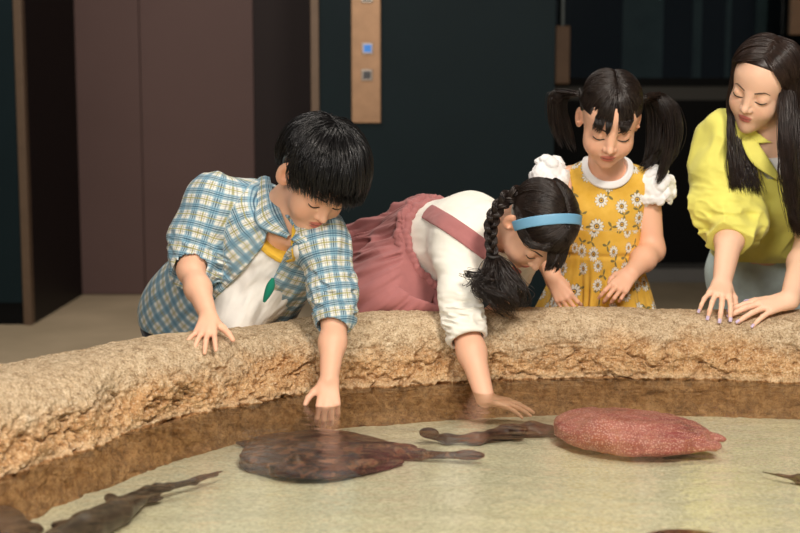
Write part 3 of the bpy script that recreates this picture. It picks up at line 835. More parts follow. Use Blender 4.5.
def strip(name, inner, outer, thick, nrmv, mat, parent, uvs=True, bulge=0.0):
    """a sewn band between two curves, with real thickness"""
    m = len(inner); a = spline(A(inner)[None], m * 6)[0]; b = spline(A(outer)[None], m * 6)[0]
    ts = np.linspace(0, 1, 7)[None, :, None]
    g = a[:, None] * (1 - ts) + b[:, None] * ts
    du = np.gradient(g, axis=0); dv = np.gradient(g, axis=1); nn_ = nrm(np.cross(du, dv))
    if (nn_.reshape(-1, 3) @ A(nrmv)).mean() < 0: nn_ = -nn_
    g = g + nn_ * bulge * np.sin(ts * math.pi)
    U_, W_ = g.shape[:2]; top = g + nn_ * thick / 2; bot = g - nn_ * thick / 2
    i = np.arange(U_ * W_).reshape(U_, W_); q = np.stack([i[:-1, :-1], i[1:, :-1], i[1:, 1:], i[:-1, 1:]], -1).reshape(-1, 4)
    ring = np.concatenate([i[0, :], i[1:, -1], i[-1, -2::-1], i[-2:0:-1, 0]]); rn = np.roll(ring, -1); M_ = U_ * W_
    f = np.concatenate([q[:, ::-1], q + M_, np.stack([ring, ring + M_, rn + M_, rn], -1)])
    o = mesh_np(name, np.concatenate([top.reshape(-1, 3), bot.reshape(-1, 3)]), f, mat, parent)
    if uvs:
        L = np.cumsum(np.concatenate([[0], np.linalg.norm(np.diff(a, axis=0), axis=1)]))
        w = np.stack([np.repeat(L, W_), np.tile(np.linspace(0, 1, W_), U_) * np.linalg.norm(b - a, axis=1).mean(), np.zeros(U_ * W_)], -1)
        vec_attr(o, np.concatenate([w, w]))
    return o
cl = strip('collar', [P(270, 178, 3.09), P(273, 192, 3.03), P(281, 212, 2.965), P(290, 236, 2.945)], [P(257, 180, 3.08), P(255, 198, 3.01), P(257, 225, 2.955), P(287, 238, 2.935)], .005, BACK, M_shirt, sh, bulge=.006)
cl2 = strip('collar', [P(312, 222, 2.99), P(306, 226, 2.955), P(298, 232, 2.935), P(291, 240, 2.925)], [P(328, 222, 2.98), P(322, 232, 2.935), P(312, 240, 2.915), P(298, 244, 2.915)], .005, BACK, M_shirt, sh, bulge=.005)
v, f = polygonize(TB, .0024 * QB); v, f = keep_large(v, f, .05); nbd = mesh_np('neckband', v, f, cloth_mat('mustard_rib', lin(220, 178, 62)), boy)
tag(nbd, 'mustard neckband of the tee')
def ribbon_emblem():
    lf = spline(A([P(273, 278, 2.955), P(270, 288, 2.953), P(264, 302, 2.953)])[None], 10)
    v, f = tubes(lf, (.009 * np.sin(np.linspace(.15, 3.0, 10)) + .002)[None], 6)
    return mesh_np('leaf_print', v, f, cloth_mat('green_print', lin(20, 120, 96)), boy)
ribbon_emblem()
# hair: thick black bowl combed forward from the crown
def boy_hair():
    S_ = 2600; Nn = 14
    ph = rng.uniform(-math.pi, math.pi, S_)
    crown = sdir((0, -.055, .12))
    endz = np.interp(np.abs(ph), [0, .5, .85, 1.12, 1.32, 1.80, 2.1, math.pi], [.042, .038, .030, .010, .056, .054, -.030, -.062])
    endz = endz + rng.normal(0, .004, S_)
    e = np.stack([np.sin(ph) * ER[0], np.cos(ph) * ER[1] + EC[1], endz], -1)
    e[:, :2] *= 1.0
    d1 = sdir(e)
    d0 = nrm(crown + rng.normal(0, .09, (S_, 3)))
    start = rng.random(S_) ** 1.5 * .62
    t = np.linspace(0, 1, Nn)
    p = slerp(d0, d1, t)
    p2 = np.stack([np.stack([np.interp(start[i] + (1 - start[i]) * t, t, p[i, :, k]) for k in range(3)], -1) for i in range(S_)])
    lay = rng.uniform(.006, .026, S_)
    swirl = .10 * np.sin(ph * 3 + 1)[:, None] * np.sin(t * 3.1)[None]
    p2[..., 0] += swirl * .5
    p2 = nrm(p2)
    o = (.007 + (lay[:, None] + .008) * np.sin(np.clip(.28 + t * .9, 0, 1) * math.pi * .66)[None])
    cl_ = vnoise(np.stack([ph * 5, ph * 0, t[None, :].repeat(S_, 0)[:, 0]], -1), 5)
    L = EC + p2 * (ER + o[..., None])
    L[:, :, :] += (.003 * cl_)[:, None, None] * t[None, :, None]
    # the fringe hangs free of the brow, sweeping to the boy's left
    fw = np.clip(np.cos(ph), 0, 1)[:, None] * np.clip(t - .6, 0, 1)[None] / .4
    L[..., 1] += .010 * fw; L[..., 0] -= .010 * fw
    return L
def ear_gap(S):
    for q in (-1, 1): S.ell(hb.w((q * .082, -.008, -.002)), A([.036, .032, .044]) * hb.s, hb.M, .006, 'sub')
base = cap_vf(hb, .018, [((0, .09, .060), (0, .50, -.86), .006)], .003, ear_gap)
strand_mesh('hair', hb, boy_hair(), .0011, M_hair_boy, boy, base)
# ================================================================== the girl with the blue headband
ha = Head(P(535, 226, 3.05), V(.78, -.02, -.62), V(.55, .31, .77), .93)
ga = thing('person', 'girl with a blue headband and braid bending over the rock rim', 'person', (.05, 3.5, FLOOR))
RS, LS = P(457, 243, 3.16), P(528, 242, 3.24)
NB = P(499, 232, 3.15); CH = P(472, 238, 3.24); WA = P(428, 245, 3.36); PEL = P(388, 272, 3.47)
RE, RW = P(463, 322, 3.02), P(485, 398, 2.90)
LE, LW = P(508, 285, 3.34), P(500, 304, 3.26)
HR, HL = P(372, 282, 3.50), P(408, 286, 3.52)
S = Sdf(); add_head(S, ha, True)
S.cone(ha.w((0, -.03, -.045)), NB, .043, .046, .03)
S.cone(RS, LS, .04, .04, .04); S.cone(CH, WA, .080, .078, .05); S.cone(WA, PEL, .08, .09, .05)
S.chain([RS, RE], [.042, .033]); S.chain([RE, RE * .6 + RW * .4, RW], [.033, .031, .021])
S.chain([LS, LE, LW], [.038, .030, .022])
add_hand(S, RW, V(.95, -.24, -.02), V(.25, .92, .30), .62, True, [(8, 8, 6), (6, 8, 6), (8, 8, 6), (12, 10, 8)], (4, 1, -2, -6), [(.022, .024, -.008), (.036, .050, -.018), (.040, .074, -.022), (.040, .092, -.022)])
add_hand(S, LW, V(-.3, -.3, .9), V(0, 1, .1), .66, False, [(15, 20, 12)] * 4)
feet = [A([HR[0], 3.62, FLOOR + .07]), A([HL[0], 3.62, FLOOR + .07])]; legs(S, [HR, HL], feet)
v, f = polygonize(S, .0021 * QB); v, f = keep_large(v, f)
body = mesh_np('body', v, f, M_skin, ga); col_attr(body, face_paint(ha, v, SKIN, LIP)); face_lines(ha, S, ga, M_brow, 1.05)
shoes(feet, M_shoe, ga)
ax = nrm(CH - WA)
T = Sdf(); T.cone(CH, WA, .103, .108, .05); T.cone(RS + V(.01, 0, 0), LS + V(-.01, 0, 0), .058, .058, .05); T.cone(NB + V(-.02, -.005, -.03), CH, .07, .1, .05)
cfa = P(466, 337, 2.985); sla = nrm(cfa - RS)
T.chain([RS, P(460, 296, 3.06)], [.062, .050], .03); T.cone(P(460, 296, 3.06), cfa, .049, .044, .02); T.cone(LS, LE * .9 + LS * .1, .052, .045, .03)
def folds_a(p):
    t = (p - cfa) @ sla; w = np.exp(-((t + .035) / .05) ** 2) * (p[..., 2] < .26)
    d = (p - CH) @ ax
    r = 1 - np.abs(fbm(np.stack([p[..., 0] * 16, p[..., 1] * 16, p[..., 2] * 70], -1), 2, 41)) * 2
    g = fbm(np.stack([d * 7, (p @ np.cross(ax, UPV)) * 26, (p @ UPV) * 20], -1), 3, 44)
    return -.008 * r * w + .0035 * g * (1 - w)
T.disp(folds_a, .008)
T.sub(Sdf().cone(NB - nrm(ha.c - NB) * .01, NB + nrm(ha.c - NB) * .2, .050, .060), 'sub', .004)
Tt = T.copy()
T.sub(Sdf().cone(cfa - sla * .015, cfa + nrm(RW - RE) * .2, .037, .038), 'sub', .002)
T.cut(cfa + nrm(RW - RE) * .012, nrm(RW - RE), .004) if False else None
cutA = Sdf(); cutA.cone(cfa + nrm(RW - RE) * .012, cfa + nrm(RW - RE) * .1, .08, .08); cutA.cut(cfa + nrm(RW - RE) * .010, -nrm(RW - RE)); T.sub(cutA, 'sub', .004)
v, f = polygonize(T, .0026 * QB); v, f = keep_large(v, f, .01)
mesh_np('long_sleeved_top', v, f, cloth_mat('cream_jersey', lin(238, 235, 224), .9, .03), ga)
WA = P(441, 246, 3.315)
# pinafore skirt gathered at the waist
M_pink = cloth_mat('dusty_pink_cotton', lin(170, 110, 109), .8, .07)
K = Sdf(); axk = nrm(PEL - WA)
e1 = nrm(UPV - (UPV @ axk) * axk); e2 = np.cross(axk, e1)
K.cone(WA - axk * .004, WA + axk * .05, .122, .126, .02)
K.cone(WA + axk * .03, P(381, 283, 3.44), .124, .146, .04)
K.cone(P(424, 274, 3.30), P(396, 288, 3.29), .085, .115, .05)
K.cone(P(372, 284, 3.42), A([P(372, 282, 3.42)[0], 3.50, -.10]), .125, .15, .06)
K.cone(P(395, 288, 3.42), A([P(400, 282, 3.42)[0], 3.50, -.10]), .125, .15, .06)
K.cone(P(362, 303, 3.21), P(438, 302, 3.175), .034, .036, .05)
def folds_k(p):
    q = p - WA; t = q @ axk; an = np.arctan2(q @ e2, q @ e1)
    g = fbm(np.stack([an * 7.0, t * 5, t * 0], -1), 3, 51); g2 = vnoise(np.stack([an * 20, t * 14, t * 0], -1), 53)
    lo_ = np.clip(t / .12, 0, 1)
    deep = 1 - np.abs(fbm(np.stack([an * 2.6 + t * 3, t * 6, p[..., 2] * 6], -1), 2, 58)) * 2
    return .017 * g * (.35 + .65 * lo_) + .006 * g2 * np.exp(-(t / .05) ** 2) - .017 * deep * lo_
K.disp(folds_k, .024)
K.sub(Sdf().cone(WA - axk * .10, WA + axk * .03, .104, .100), 'sub', .004)
rf = Sdf().cone(WA - axk * .20, WA - axk * .006, .2, .2); rf.cut(WA - axk * .008, axk); K.sub(rf, 'sub', .004)
v, f = polygonize(K, .003 * QB); v, f = keep_large(v, f, .01); sk = mesh_np('pinafore_skirt', v, f, M_pink, ga)
R_ = Sdf()
for k in range(96):
    a0, a1 = k / 96 * 6.2832, (k + 1) / 96 * 6.2832
    rr0 = .114 + .004 * math.sin(k * 2.1) + .003 * math.sin(k * 5.3); rr1 = .114 + .004 * math.sin((k + 1) * 2.1) + .003 * math.sin((k + 1) * 5.3)
    o0 = .005 * math.sin(k * 3.3) - .014; o1 = .005 * math.sin((k + 1) * 3.3) - .014
    R_.cone(WA + (e1 * math.cos(a0) + e2 * math.sin(a0)) * rr0 + axk * (.008 + o0), WA + (e1 * math.cos(a1) + e2 * math.sin(a1)) * rr1 + axk * (.008 + o1), .0085, .0085, .005)
    R_.cone(WA + (e1 * math.cos(a0) + e2 * math.sin(a0)) * (rr0 + .016) + axk * (.020 + o0), WA + (e1 * math.cos(a1) + e2 * math.sin(a1)) * (rr1 + .016) + axk * (.020 + o1), .0075, .0075, .005)
v, f = polygonize(R_, .0028 * QB); mesh_np('gathered_waistband', v, f, M_pink, sk)
pa, pb = P(419, 206, 3.28), P(490, 254, 3.12); st = Tt.copy(); st.off(-.0) if False else None
st2 = Sdf(); st2.sub(Tt); st2._o(lambda p: -.0055, A([0, 0, 0.]), 1e9, 'off', 0); st2.ops[-1] = (lambda p: .0055, A([0, 0, 0.]), 1e9, 'off', 0); st2.margin += .006
d_ = nrm(pb - pa); ns = nrm(np.cross(d_, BACK))
st2.cut(pa + ns * .021, ns, .002); st2.cut(pa - ns * .021, -ns, .002); st2.cut(pa - d_ * .035, -d_); st2.cut(pb + d_ * .01, d_); st2.cut(CH - BACK * .0, -BACK)
v, f = polygonize(st2, .0026 * QB); v, f = keep_large(v, f, .05); mesh_np('shoulder_strap', v, f, M_pink, ga)
# hair: centre parting, headband, plaits and a loose wavy tail
def part_hair(H, n_, part_y, base_fn, lay=(.003, .010), jit=.004, seed=1, side=None, Nn=14):
    g = np.random.default_rng(seed)
    sd = np.where(g.random(n_) < .5, -1, 1) if side is None else np.full(n_, side)
    y = g.uniform(part_y[0], part_y[1], n_)
    st_ = np.stack([sd * .0025 + g.normal(0, .0012, n_), y, np.full(n_, .12)], -1)
    e = base_fn(sd, y, g) + g.normal(0, jit, (n_, 3))
    t = np.linspace(0, 1, Nn)
    p = slerp(sdir(st_), sdir(e), t)
    lo = g.uniform(*lay, n_)
    o = lo[:, None] * np.sin(np.clip(t * 1.15 + .06, 0, 1) * math.pi)[None] ** .7 + .003
    return EC + p * (ER + o[..., None])
def fringe(H, n_, xs, tip, seed=2, root=(0, .052, .112), drop=.03, Nn=12, zj=.003, curl=.0, wisps=5):
    g = np.random.default_rng(seed)
    cu = np.sort(g.random(wisps)); who = g.integers(0, wisps, n_)
    u0 = g.random(n_); u1 = np.clip(.22 * u0 + .78 * (cu[who] + g.normal(0, .03, n_)), 0, 1)   # strands gather into wisps at the tips
    X = lambda u: np.interp(u, np.linspace(0, 1, len(xs)), xs)
    tz = np.interp(u1, np.linspace(0, 1, len(tip)), tip) + g.normal(0, zj, n_) + g.normal(0, .005, wisps)[who]
    x = X(u0); x1 = X(u1)
    r = np.stack([x * .30 + g.normal(0, .003, n_), root[1] + g.normal(0, .007, n_), np.full(n_, root[2])], -1)
    e = np.stack([x, np.full(n_, .09), np.full(n_, .052)], -1)
    t = np.linspace(0, 1, Nn)
    p = EC + slerp(sdir(r), sdir(e), t) * (ER + (.004 + g.uniform(.001, .008, n_))[:, None, None])
    end = p[:, -1]; ln = np.where(g.random(n_) < .75, g.uniform(.80, 1.0, n_), g.uniform(.4, .9, n_)) * g.uniform(.74, 1.04, wisps)[who]
    w = np.linspace(.14, 1, 9)[None, :, None] * ln[:, None, None]
    k = np.sqrt(np.clip(1 - (x1 / .082) ** 2, .05, 1))
    td = np.stack([x1, .070 * k + .020 + drop * .30, tz], -1)
    tail = end[:, None] + (td - end)[:, None] * w
    tail[..., 1] += (.010 * np.sin(w[..., 0] * math.pi) + curl * w[..., 0] ** 2)
    return np.concatenate([p, tail], 1)[:, :, :] if True else None
base = cap_vf(ha, .006, [((0, .078, .074), (0, .62, -.78), .006)], .003)
A_sides = lambda sd, y, g: np.stack([sd * .070, np.full(len(sd), -.045) + g.normal(0, .01, len(sd)), np.full(len(sd), .030)], -1)
A_back = lambda sd, y, g: np.stack([sd * .060, np.full(len(sd), -.07), np.full(len(sd), -.02) + g.normal(0, .02, len(sd))], -1)
L1 = part_hair(ha, 900, (-.02, .055), A_sides, seed=11); L2 = part_hair(ha, 900, (-.085, -.01), A_back, seed=12)
hr = strand_mesh('hair', ha, np.concatenate([L1, L2]), .0011, M_hair_a, ga, base)
L3 = np.concatenate([front_hair(520, 5, 80, .066, .012, (.010, .064), 14, (.005, .012)), front_hair(420, -80, -5, .066, .030, (.010, .064), 15, (.005, .012))])
L3b = np.concatenate([fringe(ha, 230, [-.078, -.045, -.015], [.000, .002, .010], 13, drop=.060, curl=.020, wisps=9), fringe(ha, 260, [-.02, .006, .026], [.006, .012, .026], 16, drop=.058, curl=.018, wisps=9)])
strand_mesh('fringe', ha, np.concatenate([spline(L3, 21), L3b]), .0011, M_hair_a, hr)
g = np.random.default_rng(5); n_ = 240                                    # temple hair swept behind the ear
u = g.random(n_)
c4 = np.stack([np.stack([.035 + .0 * u, .085 - .01 * u, .060 + .02 * u], -1), np.stack([.060 + 0 * u, .062 - .0 * u, .030 + .015 * u], -1), np.stack([.0755 + 0 * u, .030 + 0 * u, .022 + .02 * u], -1), np.stack([.080 + 0 * u, -.005 + 0 * u, .036 + .012 * u], -1), np.stack([.074 + 0 * u, -.040 + 0 * u, .020 + .01 * u], -1)], 1) + g.normal(0, .0025, (n_, 5, 3))
strand_mesh('temple_hair', ha, spline(c4, 14), .001, M_hair_a, hr)
# headband
hbnd = Sdf(); hbnd.ell(ha.w(EC), (ER + .0165) * ha.s, ha.M); hbnd.sub(Sdf().ell(ha.w(EC), (ER + .0125) * ha.s, ha.M), 'sub')
nb_ = nrm(A([0, 1, -.16])); p0 = A([0, .020, .09])
hbnd.cut(ha.w(p0 + nb_ * .0125), ha.d(nb_), .001); hbnd.cut(ha.w(p0 - nb_ * .0125), ha.d(-nb_), .001); hbnd.cut(ha.w((0, 0, .012)), ha.d((0, 0, -1)))
v, f = polygonize(hbnd, .0018 * QB); mesh_np('headband', v, f, simple('sky_blue_satin', lin(112, 166, 200), .5, .03, 30), ga)
def plait(name, path, wid, m, parent, turns, r=.0016, per=46, taper=.6, sub=60):
    c = spline(A(path)[None], 120)[0]; t = nrm(np.gradient(c, axis=0))
    s1 = nrm(np.cross(t, BACK)); s2 = np.cross(t, s1)
    th = np.linspace(0, turns * 6.2832, 120); w = wid * (1 - (1 - taper) * np.linspace(0, 1, 120))
    ls = []
    g = np.random.default_rng(3)
    for k in range(3):
        a = th + k * 2.0944
        cen = c + s1 * (w * .62 * np.sin(a))[:, None] + s2 * (w * .36 * np.sin(2 * a))[:, None]
        for j in range(per):
            q = g.normal(0, 1, 2); q = q / np.linalg.norm(q) * math.sqrt(g.random()); 
            ls.append(cen + s1 * (q[0] * w * .42)[:, None] + s2 * (q[1] * w * .42)[:, None])
    ls = A(ls); rad = np.full(ls.shape[:2], r) * (.7 + .6 * g.random((len(ls), 1)))
    v, f = tubes(ls, rad, 4); return mesh_np(name, v, f, m, parent)
plait('braid', [P(536, 191, 3.06), P(520, 193, 3.035), P(505, 200, 3.02), P(495, 213, 3.01), P(491, 228, 3.01), P(491, 243, 3.015), P(493, 258, 3.02)], .021, M_hair_a, ga, 3.0)
def tail(name, paths, n_, spread, r, m, parent, seed=1, Nn=22, waves=(.006, 2.2), clump=9, flat=1.0):
    g = np.random.default_rng(seed); out = []
    for path in paths:
        c = A(path, float); K_ = len(c)
        sc_ = np.interp(np.linspace(0, 1, K_), np.linspace(0, 1, len(spread)), spread)
        cl_ = g.normal(0, 1, (clump, 3)); who = g.integers(0, clump, n_)
        offs = .75 * cl_[who] + .38 * g.normal(0, 1, (n_, 3))
        ctrl = c[None] + offs[:, None, :] * sc_[None, :, None] * A([1, flat, .5]) + g.normal(0, .0015, (n_, K_, 3))
        L = spline(ctrl, Nn)
        u = np.linspace(0, 1, Nn)[None, :, None]; ph = cl_[who][:, None, :] * 1.3 + g.normal(0, .25, (n_, 1, 3))
        L = L + waves[0] * u * np.sin(u * waves[1] * 6.28 + ph)
        out.append(L * 1.0)
    L = np.concatenate(out)
    keep = g.uniform(.68, 1.0, len(L))
    t = np.linspace(0, 1, Nn)
    L = np.stack([np.stack([np.interp(t * keep[i], t, L[i, :, k]) for k in range(3)], -1) for i in range(len(L))])
    return strand_mesh(name, None, L, r, m, parent)
tail('loose_tail', [[P(493, 256, 3.02), P(494, 268, 3.0), P(499, 285, 2.985), P(506, 303, 2.99), P(512, 315, 3.0)], [P(493, 256, 3.02), P(490, 270, 2.99), P(484, 284, 2.975), P(494, 300, 2.97), P(503, 311, 2.98)], [P(494, 256, 3.03), P(503, 266, 3.03), P(514, 280, 3.03), P(518, 296, 3.03), P(514, 310, 3.02)], [P(493, 256, 3.02), P(488, 270, 2.985), P(478, 279, 2.975), P(472, 282, 2.975)]], 170, (.004, .013, .017, .016, .012), .0010, M_hair_a, ga, 4, waves=(.013, 1.5), clump=13)
v, f = tubes(np.stack([P(488, 256, 3.005), P(493, 258, 2.998), P(499, 257, 3.005)])[None], A([[.004, .005, .004]]), 8); mesh_np('hair_tie', v, f, M_lash, ga)
# ================================================================== the small girl in the yellow dress
hy = Head(P(609, 120, 3.30), V(.997, -.075, 0), V(.06, .77, .63), .97)
gb = thing('person', 'small girl with pigtails in a yellow daisy print dress', 'person', (.52, 3.45, FLOOR))
NB = P(606, 172, 3.41); RS, LS = P(569, 181, 3.43), P(645, 183, 3.43); CH = P(604, 214, 3.45); WA = P(602, 252, 3.46); PEL = P(600, 285, 3.48)
RE, RW = P(545, 246, 3.40), P(553, 279, 3.30); LE, LW = P(652, 250, 3.42), P(631, 273, 3.31)
HR, HL = P(580, 290, 3.49), P(620, 290, 3.49)
S = Sdf(); add_head(S, hy, True)
S.cone(hy.w((0, -.022, -.05)), NB, .042, .045, .03)
S.cone(RS + V(.02, 0, 0), LS + V(-.02, 0, 0), .038, .038, .04); S.cone(CH, WA, .075, .072, .05); S.cone(WA, PEL, .075, .085, .05)
S.chain([RS, RE], [.037, .030]); S.chain([RE, RE * .6 + RW * .4, RW], [.030, .029, .021])
S.chain([LS, LE], [.038, .031]); S.chain([LE, LE * .6 + LW * .4, LW], [.031, .030, .021])
add_hand(S, RW, V(.46, -.80, .35), V(-.35, .15, .9), .66, True, [(30, 40, 25), (34, 42, 25), (36, 44, 25), (38, 44, 25)], (5, 1, -3, -8), [(.022, .020, -.008), (.030, .044, -.020), (.026, .066, -.026), (.018, .080, -.028)])
add_hand(S, LW, V(-.62, -.62, .45), V(.15, .45, .88), .66, False, [(25, 30, 20), (32, 40, 22), (38, 44, 24), (42, 46, 24)], (5, 1, -3, -8), [(.024, .020, -.006), (.040, .042, -.012), (.044, .064, -.020), (.040, .080, -.026)])
feet = [A([HR[0] + .02, 3.58, FLOOR + .07]), A([HL[0] - .02, 3.58, FLOOR + .07])]; legs(S, [HR, HL], feet, (.065, .046, .034))
v, f = polygonize(S, .0021 * QB); v, f = keep_large(v, f)
body = mesh_np('body', v, f, M_skin, gb); col_attr(body, face_paint(hy, v, SKIN, LIP)); face_lines(hy, S, gb, M_brow, 1.0)
shoes(feet, M_shoe, gb)
# dress
D = Sdf()
D.cone(CH, WA, .088, .086, .04); D.cone(CH + V(-.022, 0, 0), WA + V(-.020, 0, 0), .076, .078, .03); D.cone(CH + V(.022, 0, 0), WA + V(.020, 0, 0), .076, .078, .03)
D.cone(RS + V(.022, -.012, 0), CH + V(-.03, 0, 0), .046, .072, .03); D.cone(LS + V(-.022, -.012, 0), CH + V(.03, 0, 0), .046, .072, .03)
D.cone(RS + V(.024, -.004, .0), NB + V(-.045, -.01, -.01), .042, .040, .03); D.cone(LS + V(-.024, -.004, 0), NB + V(.045, -.01, -.01), .042, .040, .03)
SKB = A([P(597, 318, 3.47)[0], 3.49, .02]); 
D.cone(WA + V(0, -.006, 0), SKB, .090, .150, .02); D.cone(WA + V(-.02, -.01, 0), SKB + A([-.055, 0, 0]), .075, .13, .02); D.cone(WA + V(.02, -.01, 0), SKB + A([.048, 0, 0]), .075, .115, .02)
D.cone(SKB, SKB + A([0, 0.02, -.12]), .145, .155, .03)
D.cone(NB + V(0, -.022, -.004), CH + V(0, .02, .008), .060, .078, .03)
def folds_d(p):
    q = p - WA; an = np.arctan2(q[..., 0], -q[..., 1]); dn = np.clip((WA[2] - p[..., 2]) / .12, 0, 1.3)
    g = fbm(np.stack([an * 5.5, p[..., 2] * 3, q[..., 0] * 0], -1), 2, 61)
    seam = np.exp(-((p[..., 2] - WA[2] + .002) / .006) ** 2)
    return .014 * g * dn + .004 * seam + .002 * fbm(p * A([20, 20, 14]), 2, 63) * (1 - np.clip(dn, 0, 1)) + .004 * vnoise(np.stack([an * 16, p[..., 2] * 8, an * 0], -1), 66) * np.clip(dn, 0, 1) * np.clip(1.2 - dn, 0, 1)
D.disp(folds_d, .016)
NAx = nrm(V(0, .8, .35))
NBM = np.stack([RIGHT, UPV, BACK], 1); NBC = NB + V(0, .016, .035); NBR = A([.066, .064, .095])
WB = D.copy(); WB.margin += .008; WB.ops.append((lambda p: .007, A([0, 0, 0.]), 1e9, 'off', 0))
WB._o(lambda p: d_ell(p, NBC, NBM, NBR), A([0, 0, 0.]), 1e9, 'cut', .002); WB.sub(Sdf().ell(NBC, NBR - A([.016, .019, .0]), NBM), 'sub', .003)
D.sub(Sdf().ell(NBC, NBR - .001, NBM), 'sub', .003)
armh = Sdf()
armh.cone(RS + V(-.005, -.012, 0), RS + V(-.10, -.03, 0), .042, .05); armh.cone(LS + V(.005, -.012, 0), LS + V(.10, -.03, 0), .042, .05); D.sub(armh, 'sub', .006)
v, f = polygonize(D, .0026 * QB); v, f = keep_large(v, f, .01)
n = N('yellow_daisy_cotton'); uv = n.attr('uvw').outputs['Vector']
SC = 19.0
def flower_layer(shift, sc, thr, R0, npet, seedrot):
    mp = n.n('VectorMath', operation='ADD'); n.link(uv, mp.inputs[0]); mp.inputs[1].default_value = shift
    vo = n.n('TexVoronoi', voronoi_dimensions='2D', feature='F1', i_Scale=sc, i_Randomness=.72); n.link(mp.outputs[0], vo.inputs['Vector'])
    df = n.n('VectorMath', operation='SUBTRACT'); n.link(mp.outputs[0], df.inputs[0]); n.link(vo.outputs['Position'], df.inputs[1])
    s_ = n.n('SeparateXYZ'); n.link(df.outputs[0], s_.inputs[0])
    x, y = s_.outputs['X'], s_.outputs['Y']
    r = n.math('SQRT', n.math('ADD', n.math('MULTIPLY', x, x), n.math('MULTIPLY', y, y)))
    cs = n.n('SeparateColor'); n.link(vo.outputs['Color'], cs.inputs[0])
    rnd, rnd2 = cs.outputs[0], cs.outputs[1]
    an = n.math('ADD', n.math('ARCTAN2', y, x), n.math('MULTIPLY', rnd, 6.28))
    pet = n.math('ABSOLUTE', n.math('COSINE', n.math('MULTIPLY', an, npet / 2)))
    sz = n.math('ADD', .78, n.math('MULTIPLY', rnd, .34))
    rad = n.math('MULTIPLY', n.math('ADD', .62, n.math('MULTIPLY', pet, .38)), n.math('MULTIPLY', sz, R0))
    on = n.math('LESS_THAN', rnd2, thr)
    return r, an, rad, on, sz, x, y
base = n.ramp(n.noise(n.obj(), 30, 3), [(.3, lin(220, 172, 62)), (.7, lin(232, 188, 84))])
# leaf sprigs, then daisies over them
r, an, rad, on, sz, x, y = flower_layer((.013, .021, 0), 24, .62, .016, 5, 0)
leaf = n.math('MULTIPLY', n.math('LESS_THAN', r, n.math('MULTIPLY', n.math('POWER', n.math('ABSOLUTE', n.math('COSINE', n.math('MULTIPLY', an, 1.5))), 4.0), .017)), on)
colr = n.mix(n.math('MULTIPLY', leaf, .9), base, lin(104, 104, 74))
r, an, rad, on, sz, x, y = flower_layer((0, 0, 0), SC, .86, .0185, 11, 0)
edge = n.math('MULTIPLY', n.math('LESS_THAN', r, n.math('ADD', rad, .0012)), on)
colr = n.mix(n.math('MULTIPLY', edge, .75), colr, lin(110, 108, 92))
petm = n.math('MULTIPLY', n.math('LESS_THAN', r, rad), on)
colr = n.mix(petm, colr, lin(228, 224, 212))
lines_ = n.math('MULTIPLY', petm, n.math('LESS_THAN', n.math('ABSOLUTE', n.math('COSINE', n.math('MULTIPLY', an, 5.5))), .22))
colr = n.mix(n.math('MULTIPLY', lines_, .6), colr, lin(120, 122, 118))
c1 = n.math('MULTIPLY', n.math('LESS_THAN', r, n.math('MULTIPLY', sz, .0072)), on); colr = n.mix(n.math('MULTIPLY', c1, .9), colr, lin(84, 84, 84))
c2 = n.math('MULTIPLY', n.math('LESS_THAN', r, n.math('MULTIPLY', sz, .0048)), on); colr = n.mix(c2, colr, lin(226, 176, 70))
c3 = n.math('MULTIPLY', n.math('LESS_THAN', r, n.math('MULTIPLY', sz, .0024)), on); colr = n.mix(c3, colr, lin(80, 60, 30))
n.bsdf(colr, .85, Specular_IOR_Level=.2, Sheen_Weight=.1); n.bump(n.noise(n.obj(), 900, 2), .1, .001)
dr = mesh_np('yellow_dress', v, f, n.m, gb)
vec_attr(dr, bone_uv(v, [(CH + V(0, .08, 0), WA, BACK, .11, 0, -.08), (WA + V(0, -.012, 0), SKB + A([0, 0, -.1]), BACK, .135, .4, 0)]))
M_white = cloth_mat('white_cotton', lin(240, 240, 240), .9, .03)
# white collar band and scalloped puff sleeves
v, f = polygonize(WB, .0024 * QB); v, f = keep_large(v, f, .05); mesh_np('white_collar', v, f, M_white, gb)
def puff(c, seed, ax_):
    Q = Sdf(); g = np.random.default_rng(seed)
    Q.ell(c, (.046, .046, .050), I3)
    for k in range(46):
        d = nrm(g.normal(0, 1, 3)); rr = g.uniform(.012, .017)
        Q.ell(c + d * A([.045, .044, .052]) , (rr, rr, rr * .62), np.stack([nrm(np.cross(d, [.3, .2, 1])), nrm(np.cross(d, np.cross(d, [.3, .2, 1]))), d], 1), .003)
    Q.disp(lambda p: .0022 * vnoise(p * 110, seed), .003)
    Q.sub(Sdf().cone(c, c + ax_ * .1, .030, .034), 'sub', .003)
    vv, ff = polygonize(Q, .0022 * QB); mesh_np('puff_sleeve', vv, ff, M_white, gb)
puff(P(549, 177, 3.41), 5, nrm(RE - RS)); puff(P(656, 189, 3.41), 8, nrm(LE - LS))
base = cap_vf(hy, .005, [((0, .080, .082), (0, .62, -.78), .006)], .003)
B_s = lambda sd, y, g: np.stack([sd * .078, np.full(len(sd), -.030) + g.normal(0, .006, len(sd)), np.full(len(sd), .050) + g.normal(0, .006, len(sd))], -1)
def B_low(sd, y, g): return np.stack([sd * .076, np.full(len(sd), -.03), np.full(len(sd), .045)], -1)
L1 = part_hair(hy, 1300, (-.085, .060), B_s, seed=21)
g = np.random.default_rng(22); n_ = 500                                   # hair drawn up from temples and nape to the bunches
sd = np.where(g.random(n_) < .5, -1, 1); up = g.random(n_)
st_ = np.where((up < .5)[:, None], np.stack([sd * .060, .060 + g.normal(0, .004, n_), .045 + up * .06], -1), np.stack([sd * g.uniform(.005, .06, n_), np.full(n_, -.085), -.05 + .03 * up], -1))
e = np.stack([sd * .078, -.030 + g.normal(0, .006, n_), .050 + g.normal(0, .006, n_)], -1)
